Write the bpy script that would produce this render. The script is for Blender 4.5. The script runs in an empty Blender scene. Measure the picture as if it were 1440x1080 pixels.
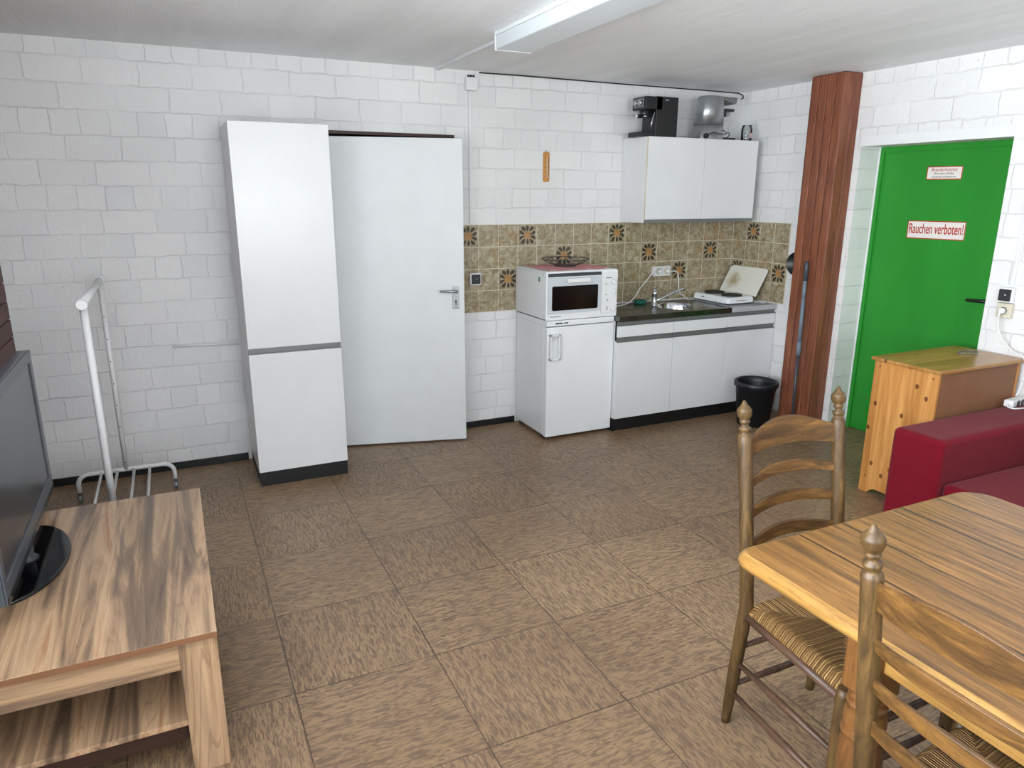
import bpy, bmesh, math, random
from mathutils import Vector, Matrix
random.seed(7)
D = bpy.data
COL = bpy.context.scene.collection
PI = math.pi

# ------------------------------------------------------------------ materials
def srgb(r, g, b):
    def f(c):
        c /= 255.0
        return c/12.92 if c <= .04045 else ((c+.055)/1.055)**2.4
    return (f(r), f(g), f(b), 1)

class Mat:
    def __init__(s, name, col=(200, 200, 200), rough=.5, metal=0, spec=.5):
        s.m = D.materials.new(name); s.m.use_nodes = True
        s.t = s.m.node_tree; s.b = s.t.nodes['Principled BSDF']
        s.b.inputs['Base Color'].default_value = srgb(*col)
        s.b.inputs['Roughness'].default_value = rough
        s.b.inputs['Metallic'].default_value = metal
        s.b.inputs['Specular IOR Level'].default_value = spec
    def n(s, ty, **kw):
        nd = s.t.nodes.new('ShaderNode'+ty)
        for k, v in kw.items():
            if k.startswith('_'): setattr(nd, k[1:], v)
            else:
                key = int(k[1:]) if k[0] == 'i' and k[1:].isdigit() else k.replace('_', ' ')
                s.put(nd.inputs[key], v)
        return nd
    def put(s, inp, v):
        if isinstance(v, bpy.types.NodeSocket): s.t.links.new(v, inp)
        elif isinstance(v, bpy.types.Node): s.t.links.new(v.outputs[0], inp)
        else: inp.default_value = v
    def obj(s): return s.n('TexCoord').outputs['Object']
    def math(s, op, a, b=0.0, c=0.0):
        nd = s.n('Math', _operation=op); s.put(nd.inputs[0], a); s.put(nd.inputs[1], b); s.put(nd.inputs[2], c)
        return nd.outputs[0]
    def vscale(s, v, sc, rot=(0, 0, 0), loc=(0, 0, 0)):
        nd = s.n('Mapping'); s.put(nd.inputs['Vector'], v)
        nd.inputs['Scale'].default_value = sc; nd.inputs['Rotation'].default_value = rot; nd.inputs['Location'].default_value = loc
        return nd.outputs[0]
    def noise(s, v, scale=5, detail=3, rough=.5, dist=0):
        nd = s.n('TexNoise', Scale=scale, Detail=detail, Roughness=rough, Distortion=dist); s.put(nd.inputs['Vector'], v)
        return nd.outputs['Fac']
    def sep(s, v):
        nd = s.n('SeparateXYZ'); s.put(nd.inputs[0], v); return nd.outputs
    def comb(s, x=0.0, y=0.0, z=0.0):
        nd = s.n('CombineXYZ'); s.put(nd.inputs[0], x); s.put(nd.inputs[1], y); s.put(nd.inputs[2], z); return nd.outputs[0]
    def ramp(s, fac, stops, interp='LINEAR'):
        nd = s.n('ValToRGB'); s.put(nd.inputs[0], fac); r = nd.color_ramp; r.interpolation = interp
        while len(r.elements) < len(stops): r.elements.new(.5)
        for e, (p, c) in zip(r.elements, stops):
            e.position = p; e.color = srgb(*c) if len(c) == 3 else c
        return nd.outputs[0]
    def mix(s, fac, a, b, mode='MIX'):
        nd = s.n('Mix', _data_type='RGBA', _blend_type=mode)
        s.put(nd.inputs[0], fac)
        for i, v in ((6, a), (7, b)):
            if isinstance(v, tuple) and len(v) == 3: v = srgb(*v)
            s.put(nd.inputs[i], v)
        return nd.outputs[2]
    def bump(s, h, strength=.5, dist=.005, normal=None):
        nd = s.n('Bump', Strength=strength, Distance=dist); s.put(nd.inputs['Height'], h)
        if normal is not None: s.put(nd.inputs['Normal'], normal)
        s.put(s.b.inputs['Normal'], nd.outputs[0]); return nd.outputs[0]
    def color(s, c): s.put(s.b.inputs['Base Color'], c)
    def rough(s, c): s.put(s.b.inputs['Roughness'], c)

MT = {}
def simple(name, col, rough=.5, metal=0, spec=.5, bumpy=0, bscale=200, var=.04):
    m = Mat(name, col, rough, metal, spec); o = m.obj()
    if var:
        nz = m.noise(o, 6, 4)
        lo = tuple(max(0, c*(1-var)) for c in col); hi = tuple(min(255, c*(1+var*.5)) for c in col)
        m.color(m.ramp(nz, [(.3, lo), (.7, hi)]))
    if bumpy: m.bump(m.noise(o, bscale, 2), bumpy, .001)
    MT[name] = m.m; return m

WALLC = (230, 231, 231)
def brick_wall(name, axis):
    m = Mat(name, WALLC, .62, 0, .35)
    o = m.obj(); x, y, z = m.sep(o)[:3]
    u = x if axis == 'x' else y
    wob = m.noise(o, 11, 5, .65); wob2 = m.noise(m.vscale(o, (1, 1, 1), loc=(3, 7, 1)), 11, 5, .65)
    u2 = m.math('ADD', u, m.math('MULTIPLY', m.math('SUBTRACT', wob, .5), .040))
    z2 = m.math('ADD', z, m.math('MULTIPLY', m.math('SUBTRACT', wob2, .5), .034))
    v = m.comb(u2, z2, 0.0)
    br = m.n('TexBrick', _offset=.47, _offset_frequency=2, _squash=.52, _squash_frequency=3)
    m.put(br.inputs['Vector'], v)
    br.inputs['Scale'].default_value = 1
    br.inputs['Mortar Size'].default_value = .0048
    br.inputs['Mortar Smooth'].default_value = .6
    br.inputs['Brick Width'].default_value = .272
    br.inputs['Row Height'].default_value = .1335
    br.inputs['Color1'].default_value = srgb(226, 227, 227)
    br.inputs['Color2'].default_value = srgb(234, 234, 234)
    br.inputs['Mortar'].default_value = srgb(226, 227, 228)
    fac = br.outputs['Fac']
    patch = m.noise(o, 3.2, 3)
    sharp = m.math('MULTIPLY', fac, m.math('ADD', m.math('MULTIPLY', m.math('SUBTRACT', patch, .3), 2.2), .05))
    fine = m.noise(o, 55, 4, .6); med = m.noise(o, 16, 3)
    drip = m.noise(m.vscale(o, (60, 60, 9)), 1, 4, .6)
    h = m.math('MULTIPLY', sharp, -1.0)
    h = m.math('ADD', h, m.math('MULTIPLY', fine, .40))
    h = m.math('ADD', h, m.math('MULTIPLY', med, .55))
    h = m.math('ADD', h, m.math('MULTIPLY', drip, .18))
    m.bump(h, .78, .0070)
    stain = m.noise(o, 1.3, 3)
    tone = m.ramp(stain, [(.35, (246, 246, 247)), (.65, (255, 255, 255))])
    c = m.mix(1.0, br.outputs['Color'], tone, 'MULTIPLY')
    # tiny pits where the paint has not closed
    vor = m.noise(o, 26, 2)
    c = m.mix(m.math('MULTIPLY', m.math('GREATER_THAN', vor, .765), .45), c, (120, 116, 112))
    m.color(c); MT[name] = m.m
brick_wall('painted brick back', 'x'); brick_wall('painted brick side', 'y')

def ceiling_mat():
    m = Mat('board marked ceiling', (230, 232, 234), .6, 0, .3); o = m.obj(); x, y, z = m.sep(o)[:3]
    grain = m.noise(m.vscale(o, (70, 2.2, 1)), 1, 5, .6)
    bx = m.math('DIVIDE', x, .5); fr = m.math('FRACT', m.math('ADD', bx, 50.13))
    wob = m.math('MULTIPLY', m.math('SUBTRACT', m.noise(m.vscale(o, (1, 2, 1)), 3, 2), .5), .02)
    line = m.math('LESS_THAN', m.math('ABSOLUTE', m.math('SUBTRACT', m.math('ADD', fr, wob), .5)), .008)
    brk = m.math('GREATER_THAN', m.noise(m.vscale(o, (2, .8, 1)), 2.0, 2), .42)
    line = m.math('MULTIPLY', line, brk)
    h = m.math('ADD', m.math('MULTIPLY', grain, .5), m.math('MULTIPLY', line, 1.2))
    h = m.math('ADD', h, m.math('MULTIPLY', m.noise(o, 30, 3), .4))
    m.bump(h, .6, .005)
    m.color(m.ramp(m.noise(m.vscale(o, (6, 1, 1)), 1, 3), [(.3, (232, 235, 237)), (.7, (243, 245, 247))]))
    MT['ceiling'] = m.m
ceiling_mat()

def floor_mat():
    m = Mat('streaked vinyl tiles', (130, 110, 90), .42, 0, .45); o = m.obj(); x, y, z = m.sep(o)[:3]
    T = .5185
    u = m.math('DIVIDE', m.math('ADD', x, 3.543+T*40), T); v = m.math('DIVIDE', m.math('ADD', y, 1.971+T*40), T)
    iu = m.math('FLOOR', u); iv = m.math('FLOOR', v)
    par = m.math('MODULO', m.math('ADD', iu, iv), 2.0)   # 1: grain along x
    par = m.math('SUBTRACT', 1.0, m.math('GREATER_THAN', par, .5))
    rnd = m.n('TexWhiteNoise', _noise_dimensions='2D'); m.put(rnd.inputs['Vector'], m.comb(iu, iv, 0.0))
    off = m.math('MULTIPLY', rnd.outputs['Value'], 37.0)
    va = m.comb(m.math('MULTIPLY', x, 21.0), m.math('MULTIPLY', y, 118.0), off)
    vb = m.comb(m.math('MULTIPLY', y, 21.0), m.math('MULTIPLY', x, 118.0), off)
    mv = m.n('Mix', _data_type='VECTOR'); m.put(mv.inputs[0], par); m.put(mv.inputs[4], va); m.put(mv.inputs[5], vb)
    vec = mv.outputs[1]
    n1 = m.noise(vec, 1.0, 3.5, .6, .9)
    n2 = m.noise(vec, .35, 3, .5, .3)
    c = m.ramp(n1, [(.36, (112, 92, 73)), (.47, (128, 105, 83)), (.51, (157, 130, 98)), (.64, (170, 141, 106))])
    c = m.mix(m.math('MULTIPLY', n2, .35), c, (140, 116, 96))
    tint = m.ramp(rnd.outputs['Value'], [(0, (238, 236, 236)), (1, (255, 255, 255))])
    c = m.mix(1.0, c, tint, 'MULTIPLY')
    worn = m.ramp(m.noise(o, 1.1, 3), [(.35, (228, 226, 226)), (.65, (255, 255, 255))])
    c = m.mix(1.0, c, worn, 'MULTIPLY')
    fu = m.math('FRACT', u); fv = m.math('FRACT', v)
    du = m.math('MINIMUM', fu, m.math('SUBTRACT', 1.0, fu)); dv = m.math('MINIMUM', fv, m.math('SUBTRACT', 1.0, fv))
    seam = m.math('LESS_THAN', m.math('MINIMUM', du, dv), m.math('ADD', .0018, m.math('MULTIPLY', m.noise(o, 4, 2), .0045)))
    c = m.mix(m.math('MULTIPLY', seam, .8), c, (44, 36, 30))
    m.color(c)
    m.rough(m.ramp(n1, [(.4, (.44,)*3+(1,)), (.6, (.33,)*3+(1,))]))
    m.bump(m.math('ADD', m.math('MULTIPLY', n1, .5), m.math('MULTIPLY', seam, -2.0)), .35, .0015)
    MT['floor'] = m.m
floor_mat()

def wood(name, cols, scale=(1, 1, 1), rough=.45, gs=1.0, dist=1.2, knots=None, bump=.15, grooves=None, spec=.4, pores=True):
    """cols light to dark; the long grain runs where scale is smallest"""
    m = Mat(name, cols[0], rough, 0, spec); o = m.obj()
    v = m.vscale(o, scale)
    n1 = m.noise(v, 1.6*gs, 5, .6, dist)
    n2 = m.noise(m.vscale(o, tuple(s*5 for s in scale)), 2.5*gs, 4, .6, .4)
    k = len(cols)-1
    st = [(.30+.40*i/k, cols[k-i]) for i in range(k+1)]
    c = m.ramp(n1, st)
    dk = tuple(int(q*.72) for q in cols[-1])
    if pores: c = m.mix(m.math('MULTIPLY', m.math('GREATER_THAN', n2, .58), .35), c, dk)
    h = n2
    if knots:
        sx, thr, kc = knots
        q_ = m.sep(o); kv = m.comb(q_[1], m.math('MULTIPLY', q_[2], .75), 0.0) if scale[2] < 2 else m.comb(m.math('MULTIPLY', q_[0], .75), q_[1], 0.0)
        vo = m.n('TexVoronoi', _voronoi_dimensions='2D', Scale=sx); m.put(vo.inputs['Vector'], kv)
        kd = m.math('LESS_THAN', vo.outputs['Distance'], thr)
        sel = m.n('SeparateColor'); m.put(sel.inputs[0], vo.outputs['Color'])
        kd = m.math('MULTIPLY', kd, m.math('GREATER_THAN', sel.outputs[0], .25))
        wn = m.n('TexWhiteNoise', _noise_dimensions='1D'); m.put(wn.inputs['W'], m.math('FLOOR', m.math('DIVIDE', q_[1], .085)))
        c = m.mix(1.0, c, m.ramp(wn.outputs['Value'], [(0, (226, 218, 208)), (1, (255, 255, 255))]), 'MULTIPLY')
        c = m.mix(m.math('MULTIPLY', kd, .85), c, kc)
    if grooves:
        ax, lines, wdt, gc, feather = grooves
        co = m.sep(o)[ax]; co = m.math('ADD', co, m.math('MULTIPLY', m.math('SUBTRACT', m.noise(o, 5, 2), .5), .006))
        tot = None
        for L in lines:
            d = m.math('LESS_THAN', m.math('ABSOLUTE', m.math('SUBTRACT', co, L)), wdt)
            tot = d if tot is None else m.math('MAXIMUM', tot, d)
        seg = m.math('GREATER_THAN', m.noise(m.vscale(o, (3, 1.2, 1)), 2, 2), feather)
        c = m.mix(m.math('MULTIPLY', m.math('MULTIPLY', tot, seg), .85), c, gc)
        h = m.math('SUBTRACT', m.math('MULTIPLY', h, .6), m.math('MULTIPLY', tot, 1.5))
    m.color(c)
    if bump: m.bump(h, bump, .002)
    MT[name] = m.m; return m

simple('white laminate', (224, 226, 228), .28, var=.01)
simple('white enamel', (232, 235, 238), .25, var=.01)
simple('cream edge', (214, 205, 184), .5)
simple('oven grey panel', (196, 202, 208), .35, var=.01)
simple('dark grey strip', (58, 60, 64), .35)
simple('door paint', (216, 220, 222), .42, var=.015)
simple('aluminium', (150, 154, 156), .38, .85, var=.05)
simple('grey profile', (128, 130, 130), .45, .4)
simple('black plinth', (16, 17, 19), .5, bumpy=.1)
simple('brown frame', (58, 34, 26), .5)
simple('white plastic', (226, 228, 228), .4, var=.01)
simple('white paint', (226, 228, 230), .5, var=.01)
simple('old white plastic', (206, 200, 182), .45, var=.03)
simple('black plastic', (18, 19, 22), .4)
simple('glossy black', (10, 11, 14), .12)
simple('charcoal plastic', (46, 48, 52), .4)
simple('chrome', (205, 208, 212), .12, 1, var=0)
simple('silver metal', (176, 180, 184), .36, .85, var=.03)
simple('white tube', (226, 227, 228), .3, var=.01)
simple('tv bezel', (74, 80, 88), .28, var=.04)
simple('tv screen', (36, 41, 48), .2, spec=1.0, var=0)
simple('oven glass', (8, 9, 9), .16, spec=.3, var=0)
simple('bin plastic', (20, 23, 29), .42, bumpy=.2, bscale=60)
simple('blue grey tube', (108, 122, 136), .4)
simple('dark tube', (60, 67, 76), .4)
simple('green leaf', (30, 120, 70), .4)
simple('sponge green', (22, 96, 82), .9, bumpy=.6, bscale=150)
simple('sign white', (226, 222, 218), .4, var=.01)
simple('sign red', (176, 34, 26), .45)
simple('ink grey', (92, 70, 74), .5)
simple('cast iron', (34, 32, 31), .6, bumpy=.2)
simple('dark fabric wire', (14, 14, 15), .5)
simple('faded pink', (190, 160, 160), .6)
simple('edge brown', (128, 88, 60), .45)
simple('hardboard', (132, 92, 62), .6, var=.06)
simple('pale grey worktop', (176, 180, 184), .35, var=.03)
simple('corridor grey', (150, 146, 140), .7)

def green_door():
    m = Mat('green door paint', (34, 148, 38), .42, 0, .45); o = m.obj()
    m.color(m.ramp(m.noise(m.vscale(o, (1, 3, 1)), 1.5, 3), [(.3, (30, 130, 36)), (.7, (38, 140, 42))]))
    m.bump(m.noise(o, 40, 3), .12, .002); MT['green paint'] = m.m
green_door()

def steel():
    m = Mat('brushed steel', (108, 110, 106), .3, 1); o = m.obj()
    g = m.noise(m.vscale(o, (4, 160, 4)), 1, 3)
    m.color(m.ramp(g, [(.3, (96, 98, 95)), (.7, (120, 122, 118))]))
    m.rough(m.ramp(m.noise(o, 7, 4), [(.3, (.2,)*3+(1,)), (.7, (.38,)*3+(1,))]))
    MT['steel'] = m.m
steel()

def tile_mat(name, decor):
    m = Mat(name, (160, 150, 122), .25, 0, .5); o = m.obj(); x, y, z = m.sep(o)[:3]
    n1 = m.noise(o, 22, 5, .65, .8); n2 = m.noise(m.vscale(o, (1, 1, 1), loc=(5, 3, 9)), 60, 4, .7, 1.5)
    cloud = m.noise(m.vscale(o, (1, 1, 1), loc=(1, 8, 2)), 9, 3)
    c = m.ramp(n1, [(.32, (128, 114, 90)), (.48, (156, 145, 118)), (.62, (180, 171, 146))])
    c = m.mix(m.math('MULTIPLY', m.math('GREATER_THAN', n2, .565), .6), c, (104, 78, 48))
    c = m.mix(m.math('MULTIPLY', m.math('GREATER_THAN', cloud, .60), .35), c, (150, 112, 58))
    if decor:
        r = m.math('SQRT', m.math('ADD', m.math('MULTIPLY', x, x), m.math('MULTIPLY', z, z)))
        th = m.math('ARCTAN2', z, x); nd_ = m.noise(m.vscale(o, (1, 1, 1), loc=(2, 2, 5)), 45, 3)
        r = m.math('ADD', r, m.math('MULTIPLY', m.math('COSINE', m.math('MULTIPLY', th, 4.0)), .006))
        r = m.math('ADD', r, m.math('MULTIPLY', m.math('SUBTRACT', nd_, .5), .014))
        # orange eight-rayed star in the middle
        star = m.math('ADD', .028, m.math('MULTIPLY', m.math('COSINE', m.math('MULTIPLY', th, 8.0)), .009))
        sm = m.math('LESS_THAN', r, m.math('ADD', star, m.math('MULTIPLY', m.math('SUBTRACT', n1, .5), .02)))
        c = m.mix(m.math('MULTIPLY', sm, .75), c, (176, 118, 44))
        # twelve dark leaves around
        lobe = m.math('COSINE', m.math('MULTIPLY', m.math('ADD', th, .315), 10.0))
        rr = m.math('DIVIDE', m.math('SUBTRACT', r, .050), .020)
        prof = m.math('SUBTRACT', 1.0, m.math('MULTIPLY', rr, rr))
        leaf = m.math('GREATER_THAN', m.math('ADD', m.math('MULTIPLY', lobe, .8), m.math('MULTIPLY', prof, .95)), m.math('ADD', .42, m.math('MULTIPLY', m.math('SUBTRACT', n1, .5), 1.4)))
        inr = m.math('LESS_THAN', m.math('ABSOLUTE', rr), 1.0)
        leaf = m.math('MULTIPLY', leaf, inr)
        c = m.mix(m.math('MULTIPLY', leaf, .92), c, (46, 36, 20))
    m.color(c); m.bump(n1, .1, .001); MT[name] = m.m
tile_mat('marbled tile', False); tile_mat('flower tile', True)
simple('grout', (206, 200, 178), .7)

wood('red brown planks', [(146, 90, 64), (124, 72, 50), (100, 56, 38)], (14, 14, 1.2), .45, 1, 1.0)
wood('red brown boards', [(112, 62, 50), (92, 50, 42), (74, 40, 34)], (14, 1.2, 14), .5, 1, 1.0)
wood('pine', [(218, 164, 98), (200, 142, 78), (180, 120, 62)], (16, 16, 1.0), .42, 1, .8, knots=(8.0, .085, (92, 46, 22)), pores=False)
wood('pine top', [(190, 146, 84), (176, 130, 70), (156, 110, 56)], (1.0, 14, 14), .28, 1, .8, knots=(8.0, .07, (96, 56, 28)), pores=False, spec=.6)
wood('table oak', [(160, 115, 62), (128, 90, 46), (78, 56, 33)], (15, .8, 15), .32, 1.2, 1.5,
     grooves=(0, (-2.785, -2.615, -2.365, -2.2), .0042, (40, 27, 17), .36), bump=.3, spec=.5)
wood('table edge', [(168, 130, 72), (148, 110, 56), (116, 83, 42)], (12, 1.0, 12), .32, 1.2, 1.2, spec=.5)
wood('turned leg wood', [(128, 86, 46), (106, 70, 36), (80, 50, 26)], (14, 14, 1.4), .3, 1, 1.0, spec=.5)
wood('chair wood', [(102, 77, 42), (76, 56, 29), (50, 36, 19)], (18, 18, 2), .46, 1.2, 1.0)
wood('slat wood', [(116, 82, 40), (86, 59, 28), (56, 38, 19)], (2.2, 18, 18), .42, 1.2, 1.0)
wood('rung wood', [(98, 72, 54), (80, 58, 44), (62, 44, 34)], (16, 2, 16), .42, 1.2, 1.0)
wood('thermometer wood', [(206, 150, 84), (190, 132, 66)], (20, 20, 3), .5)

def stand_wood():
    for name, sc in (('laminate long', (13, .9, 13)), ('laminate upright', (13, 13, 1.0)), ('laminate across', (1.0, 13, 13))):
        m = Mat(name, (190, 150, 110), .17, 0, .6); o = m.obj()
        v = m.vscale(o, sc)
        n1 = m.noise(v, .9, 5, .6, 1.1); n2 = m.noise(m.vscale(v, (1, 1, 1), loc=(4, 2, 7)), .8, 3, .5, 1.0)
        fine = m.noise(m.vscale(o, tuple(q*6 for q in sc)), 1.6, 4, .6, .6)
        c = m.ramp(n1, [(.33, (76, 64, 56)), (.42, (118, 98, 80)), (.48, (158, 128, 100)), (.57, (192, 160, 126)), (.66, (162, 118, 86))])
        c = m.mix(m.ramp(n2, [(.52, (0, 0, 0)), (.66, (150, 150, 150))]), c, (104, 92, 84))
        # figure rings
        ring = m.math('FRACT', m.math('MULTIPLY', m.noise(m.vscale(o, tuple(q*.45 for q in sc)), 1.1, 2, .4, .6), 42.0))
        rl = m.math('LESS_THAN', ring, .14)
        c = m.mix(m.math('MULTIPLY', rl, .30), c, (96, 74, 58))
        c = m.mix(m.math('MULTIPLY', fine, .25), c, (150, 116, 86))
        m.color(c); m.bump(fine, .06, .001); MT[name] = m.m
stand_wood()

def rush():
    m = Mat('rush weave', (170, 140, 84), .7, 0, .3); o = m.obj(); x, y, z = m.sep(o)[:3]
    side = m.math('GREATER_THAN', m.math('DIVIDE', m.math('ABSOLUTE', x), .235), m.math('DIVIDE', m.math('ABSOLUTE', y), .20))
    mv = m.n('Mix', _data_type='FLOAT'); m.put(mv.inputs[0], side); m.put(mv.inputs[2], x); m.put(mv.inputs[3], y)
    wob = m.math('MULTIPLY', m.noise(o, 18, 3), .012)
    q = m.math('ADD', mv.outputs[0], wob)
    s = m.math('SINE', m.math('MULTIPLY', q, 2*PI/.0075))
    rn = m.noise(m.comb(m.math('MULTIPLY', q, 130.0), 0.0, 0.0), 1, 1)
    c = m.ramp(rn, [(.3, (88, 60, 32)), (.5, (142, 104, 58)), (.68, (190, 154, 98))])
    c = m.mix(m.math('MULTIPLY', m.math('LESS_THAN', s, -.55), .7), c, (66, 46, 26))
    m.color(c); m.bump(s, .9, .003); MT['rush'] = m.m
rush()

def fabric():
    m = Mat('red upholstery', (118, 12, 32), .9, 0, .15); o = m.obj()
    m.color(m.ramp(m.noise(o, 90, 4, .7), [(.3, (98, 9, 24)), (.7, (120, 13, 33))]))
    m.b.inputs['Sheen Weight'].default_value = .08
    m.bump(m.noise(o, 350, 2), .5, .001); MT['red fabric'] = m.m
fabric()

def cloth():
    m = Mat('red white cloth', (200, 60, 70), .85); o = m.obj(); x, y, z = m.sep(o)[:3]
    a = m.math('GREATER_THAN', m.math('SINE', m.math('MULTIPLY', x, 2*PI/.022)), 0.0)
    b = m.math('GREATER_THAN', m.math('SINE', m.math('MULTIPLY', y, 2*PI/.022)), 0.0)
    f = m.math('MULTIPLY', m.math('ADD', a, b), .5)
    m.color(m.ramp(f, [(0, (228, 220, 216)), (.5, (206, 116, 122)), (1, (172, 34, 46))])); MT['check cloth'] = m.m
cloth()

def lid():
    m = Mat('stained enamel lid', (222, 222, 210), .3); o = m.obj(); x, y, z = m.sep(o)[:3]
    d = m.n('VectorMath', _operation='DISTANCE'); m.put(d.inputs[0], m.vscale(o, (1, 1, 1))); d.inputs[1].default_value = (-.0, .10, .11)
    f = m.math('ADD', m.math('MULTIPLY', d.outputs['Value'], 8.0), m.math('MULTIPLY', m.noise(o, 22, 3), .6))
    m.color(m.ramp(f, [(.5, (176, 160, 130)), (1.0, (224, 224, 214))])); MT['lid enamel'] = m.m
lid()

def clear(name, tint, g=.1):
    m = D.materials.new(name); m.use_nodes = True; t = m.node_tree; t.nodes.clear()
    o = t.nodes.new('ShaderNodeOutputMaterial'); mx = t.nodes.new('ShaderNodeMixShader')
    tr = t.nodes.new('ShaderNodeBsdfTransparent'); gl = t.nodes.new('ShaderNodeBsdfGlossy')
    fr = t.nodes.new('ShaderNodeFresnel'); fr.inputs[0].default_value = 1.5
    gl.inputs['Roughness'].default_value = .03; tr.inputs[0].default_value = tint
    t.links.new(fr.outputs[0], mx.inputs[0]); t.links.new(tr.outputs[0], mx.inputs[1]); t.links.new(gl.outputs[0], mx.inputs[2])
    t.links.new(mx.outputs[0], o.inputs[0]); MT[name] = m
clear('window glass', (.97, .98, .98, 1)); clear('jar glass', (.9, .92, .92, 1))

# ------------------------------------------------------------------ mesh helpers
class MB:
    def __init__(s): s.bm = bmesh.new(); s.mi = 0
    def box(s, x0, x1, y0, y1, z0, z1, M=None):
        vs = [s.bm.verts.new(v) for v in ((x0, y0, z0), (x1, y0, z0), (x1, y1, z0), (x0, y1, z0), (x0, y0, z1), (x1, y0, z1), (x1, y1, z1), (x0, y1, z1))]
        if M:
            for v in vs: v.co = M @ v.co
        for f in ((0, 3, 2, 1), (4, 5, 6, 7), (0, 1, 5, 4), (1, 2, 6, 5), (2, 3, 7, 6), (3, 0, 4, 7)):
            fc = s.bm.faces.new([vs[i] for i in f]); fc.material_index = s.mi
        return s
    def ring(s, pts): return [s.bm.verts.new(p) for p in pts]
    def bridge(s, a, b):
        n = len(a)
        for i in range(n):
            f = s.bm.faces.new((a[i], a[(i+1) % n], b[(i+1) % n], b[i])); f.material_index = s.mi; f.smooth = True
    def cap(s, r, flip=False):
        f = s.bm.faces.new(r[::-1] if flip else r); f.material_index = s.mi
    def tube(s, pts, r, n=10, caps=True):
        pts = [Vector(p) for p in pts]; rs = r if isinstance(r, (list, tuple)) else [r]*len(pts)
        prev = None; up = None; first = None
        for i, p in enumerate(pts):
            if i == 0: d = pts[1]-p
            elif i == len(pts)-1: d = p-pts[i-1]
            else: d = (pts[i+1]-p).normalized()+(p-pts[i-1]).normalized()
            d.normalize()
            if up is None:
                up = Vector((0, 0, 1)) if abs(d.z) < .9 else Vector((1, 0, 0))
            a = d.cross(up)
            if a.length < 1e-5: a = d.cross(Vector((0, 1, 0)))
            a.normalize(); b = a.cross(d).normalized(); up = b
            rg = s.ring([p+(a*math.cos(2*PI*k/n)+b*math.sin(2*PI*k/n))*rs[i] for k in range(n)])
            if prev: s.bridge(prev, rg)
            else: first = rg
            prev = rg
        if caps: s.cap(first, True); s.cap(prev)
        return s
    def lathe(s, prof, c=(0, 0, 0), n=20, M=None, caps=True):
        """prof: list of (r, z)"""
        prev = None; c = Vector(c); first = None
        for r, z in prof:
            pp = [Vector((r*math.cos(2*PI*k/n), r*math.sin(2*PI*k/n), z)) for k in range(n)]
            if M: pp = [M @ p for p in pp]
            rg = s.ring([c+p for p in pp])
            if prev: s.bridge(prev, rg)
            else: first = rg
            prev = rg
        if caps: s.cap(first, True); s.cap(prev)
        return s
    def prism(s, poly, z0, z1, M=None):
        a = [Vector((x, y, z0)) for x, y in poly]; b = [Vector((x, y, z1)) for x, y in poly]
        if M: a = [M @ p for p in a]; b = [M @ p for p in b]
        a = s.ring(a); b = s.ring(b)
        n = len(a)
        for i in range(n):
            f = s.bm.faces.new((a[i], a[(i+1) % n], b[(i+1) % n], b[i])); f.material_index = s.mi
        s.cap(a, True); s.cap(b); return s
    def loft(s, rings, caps=True):
        rr = [s.ring(r) for r in rings]
        for a, b in zip(rr, rr[1:]): s.bridge(a, b)
        if caps: s.cap(rr[0], True); s.cap(rr[-1])
        return s
    def build(s, name, mat, parent=None, bevel=0, seg=2, smooth=False, loc=None):
        me = D.meshes.new(name)
        bmesh.ops.recalc_face_normals(s.bm, faces=s.bm.faces)
        s.bm.to_mesh(me); s.bm.free()
        for m_ in (mat if isinstance(mat, (list, tuple)) else [mat]): me.materials.append(MT[m_] if isinstance(m_, str) else m_)
        if smooth:
            for p in me.polygons: p.use_smooth = True
        o = D.objects.new(name, me); COL.objects.link(o)
        if parent: o.parent = parent
        if loc: o.location = loc
        if bevel:
            b = o.modifiers.new('Bevel', 'BEVEL'); b.width = bevel; b.segments = seg; b.limit_method = 'ANGLE'; b.angle_limit = math.radians(40)
            w = o.modifiers.new('Normals', 'WEIGHTED_NORMAL'); w.keep_sharp = True
            for p in me.polygons: p.use_smooth = True
        return o

def box(name, mat, dims, parent=None, bevel=.0, seg=2, M=None):
    return MB().box(*dims, M=M).build(name, mat, parent, bevel, seg)
def tag(o, label, cat, group=None, kind=None):
    o['label'] = label; o['category'] = cat
    if group: o['group'] = group
    if kind: o['kind'] = kind
    return o
def thing(name, loc, label, cat, rz=0, group=None):
    o = D.objects.new(name, None); o.empty_display_size = .1; COL.objects.link(o)
    o.location = loc; o.rotation_euler = (0, 0, rz)
    return tag(o, label, cat, group)
def struct(o): o['kind'] = 'structure'; return o
def plabel(o, t): o['label'] = t; return o
def copy_tree(o, parent=None):
    c = o.copy(); COL.objects.link(c); c.parent = parent
    for ch in list(o.children): copy_tree(ch, c)
    return c
def rrect(x0, x1, y0, y1, rs, n=6):
    """rounded rectangle; rs radii for corners (x0y0, x1y0, x1y1, x0y1)"""
    out = []
    for (cx, cy, a0, r) in ((x0, y0, PI, rs[0]), (x1, y0, 1.5*PI, rs[1]), (x1, y1, 0, rs[2]), (x0, y1, .5*PI, rs[3])):
        sx = 1 if cx == x0 else -1; sy = 1 if cy == y0 else -1
        for k in range(n+1):
            a = a0+k/n*PI/2
            out.append((cx+sx*r+r*math.cos(a), cy+sy*r+r*math.sin(a)))
    return out
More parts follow.
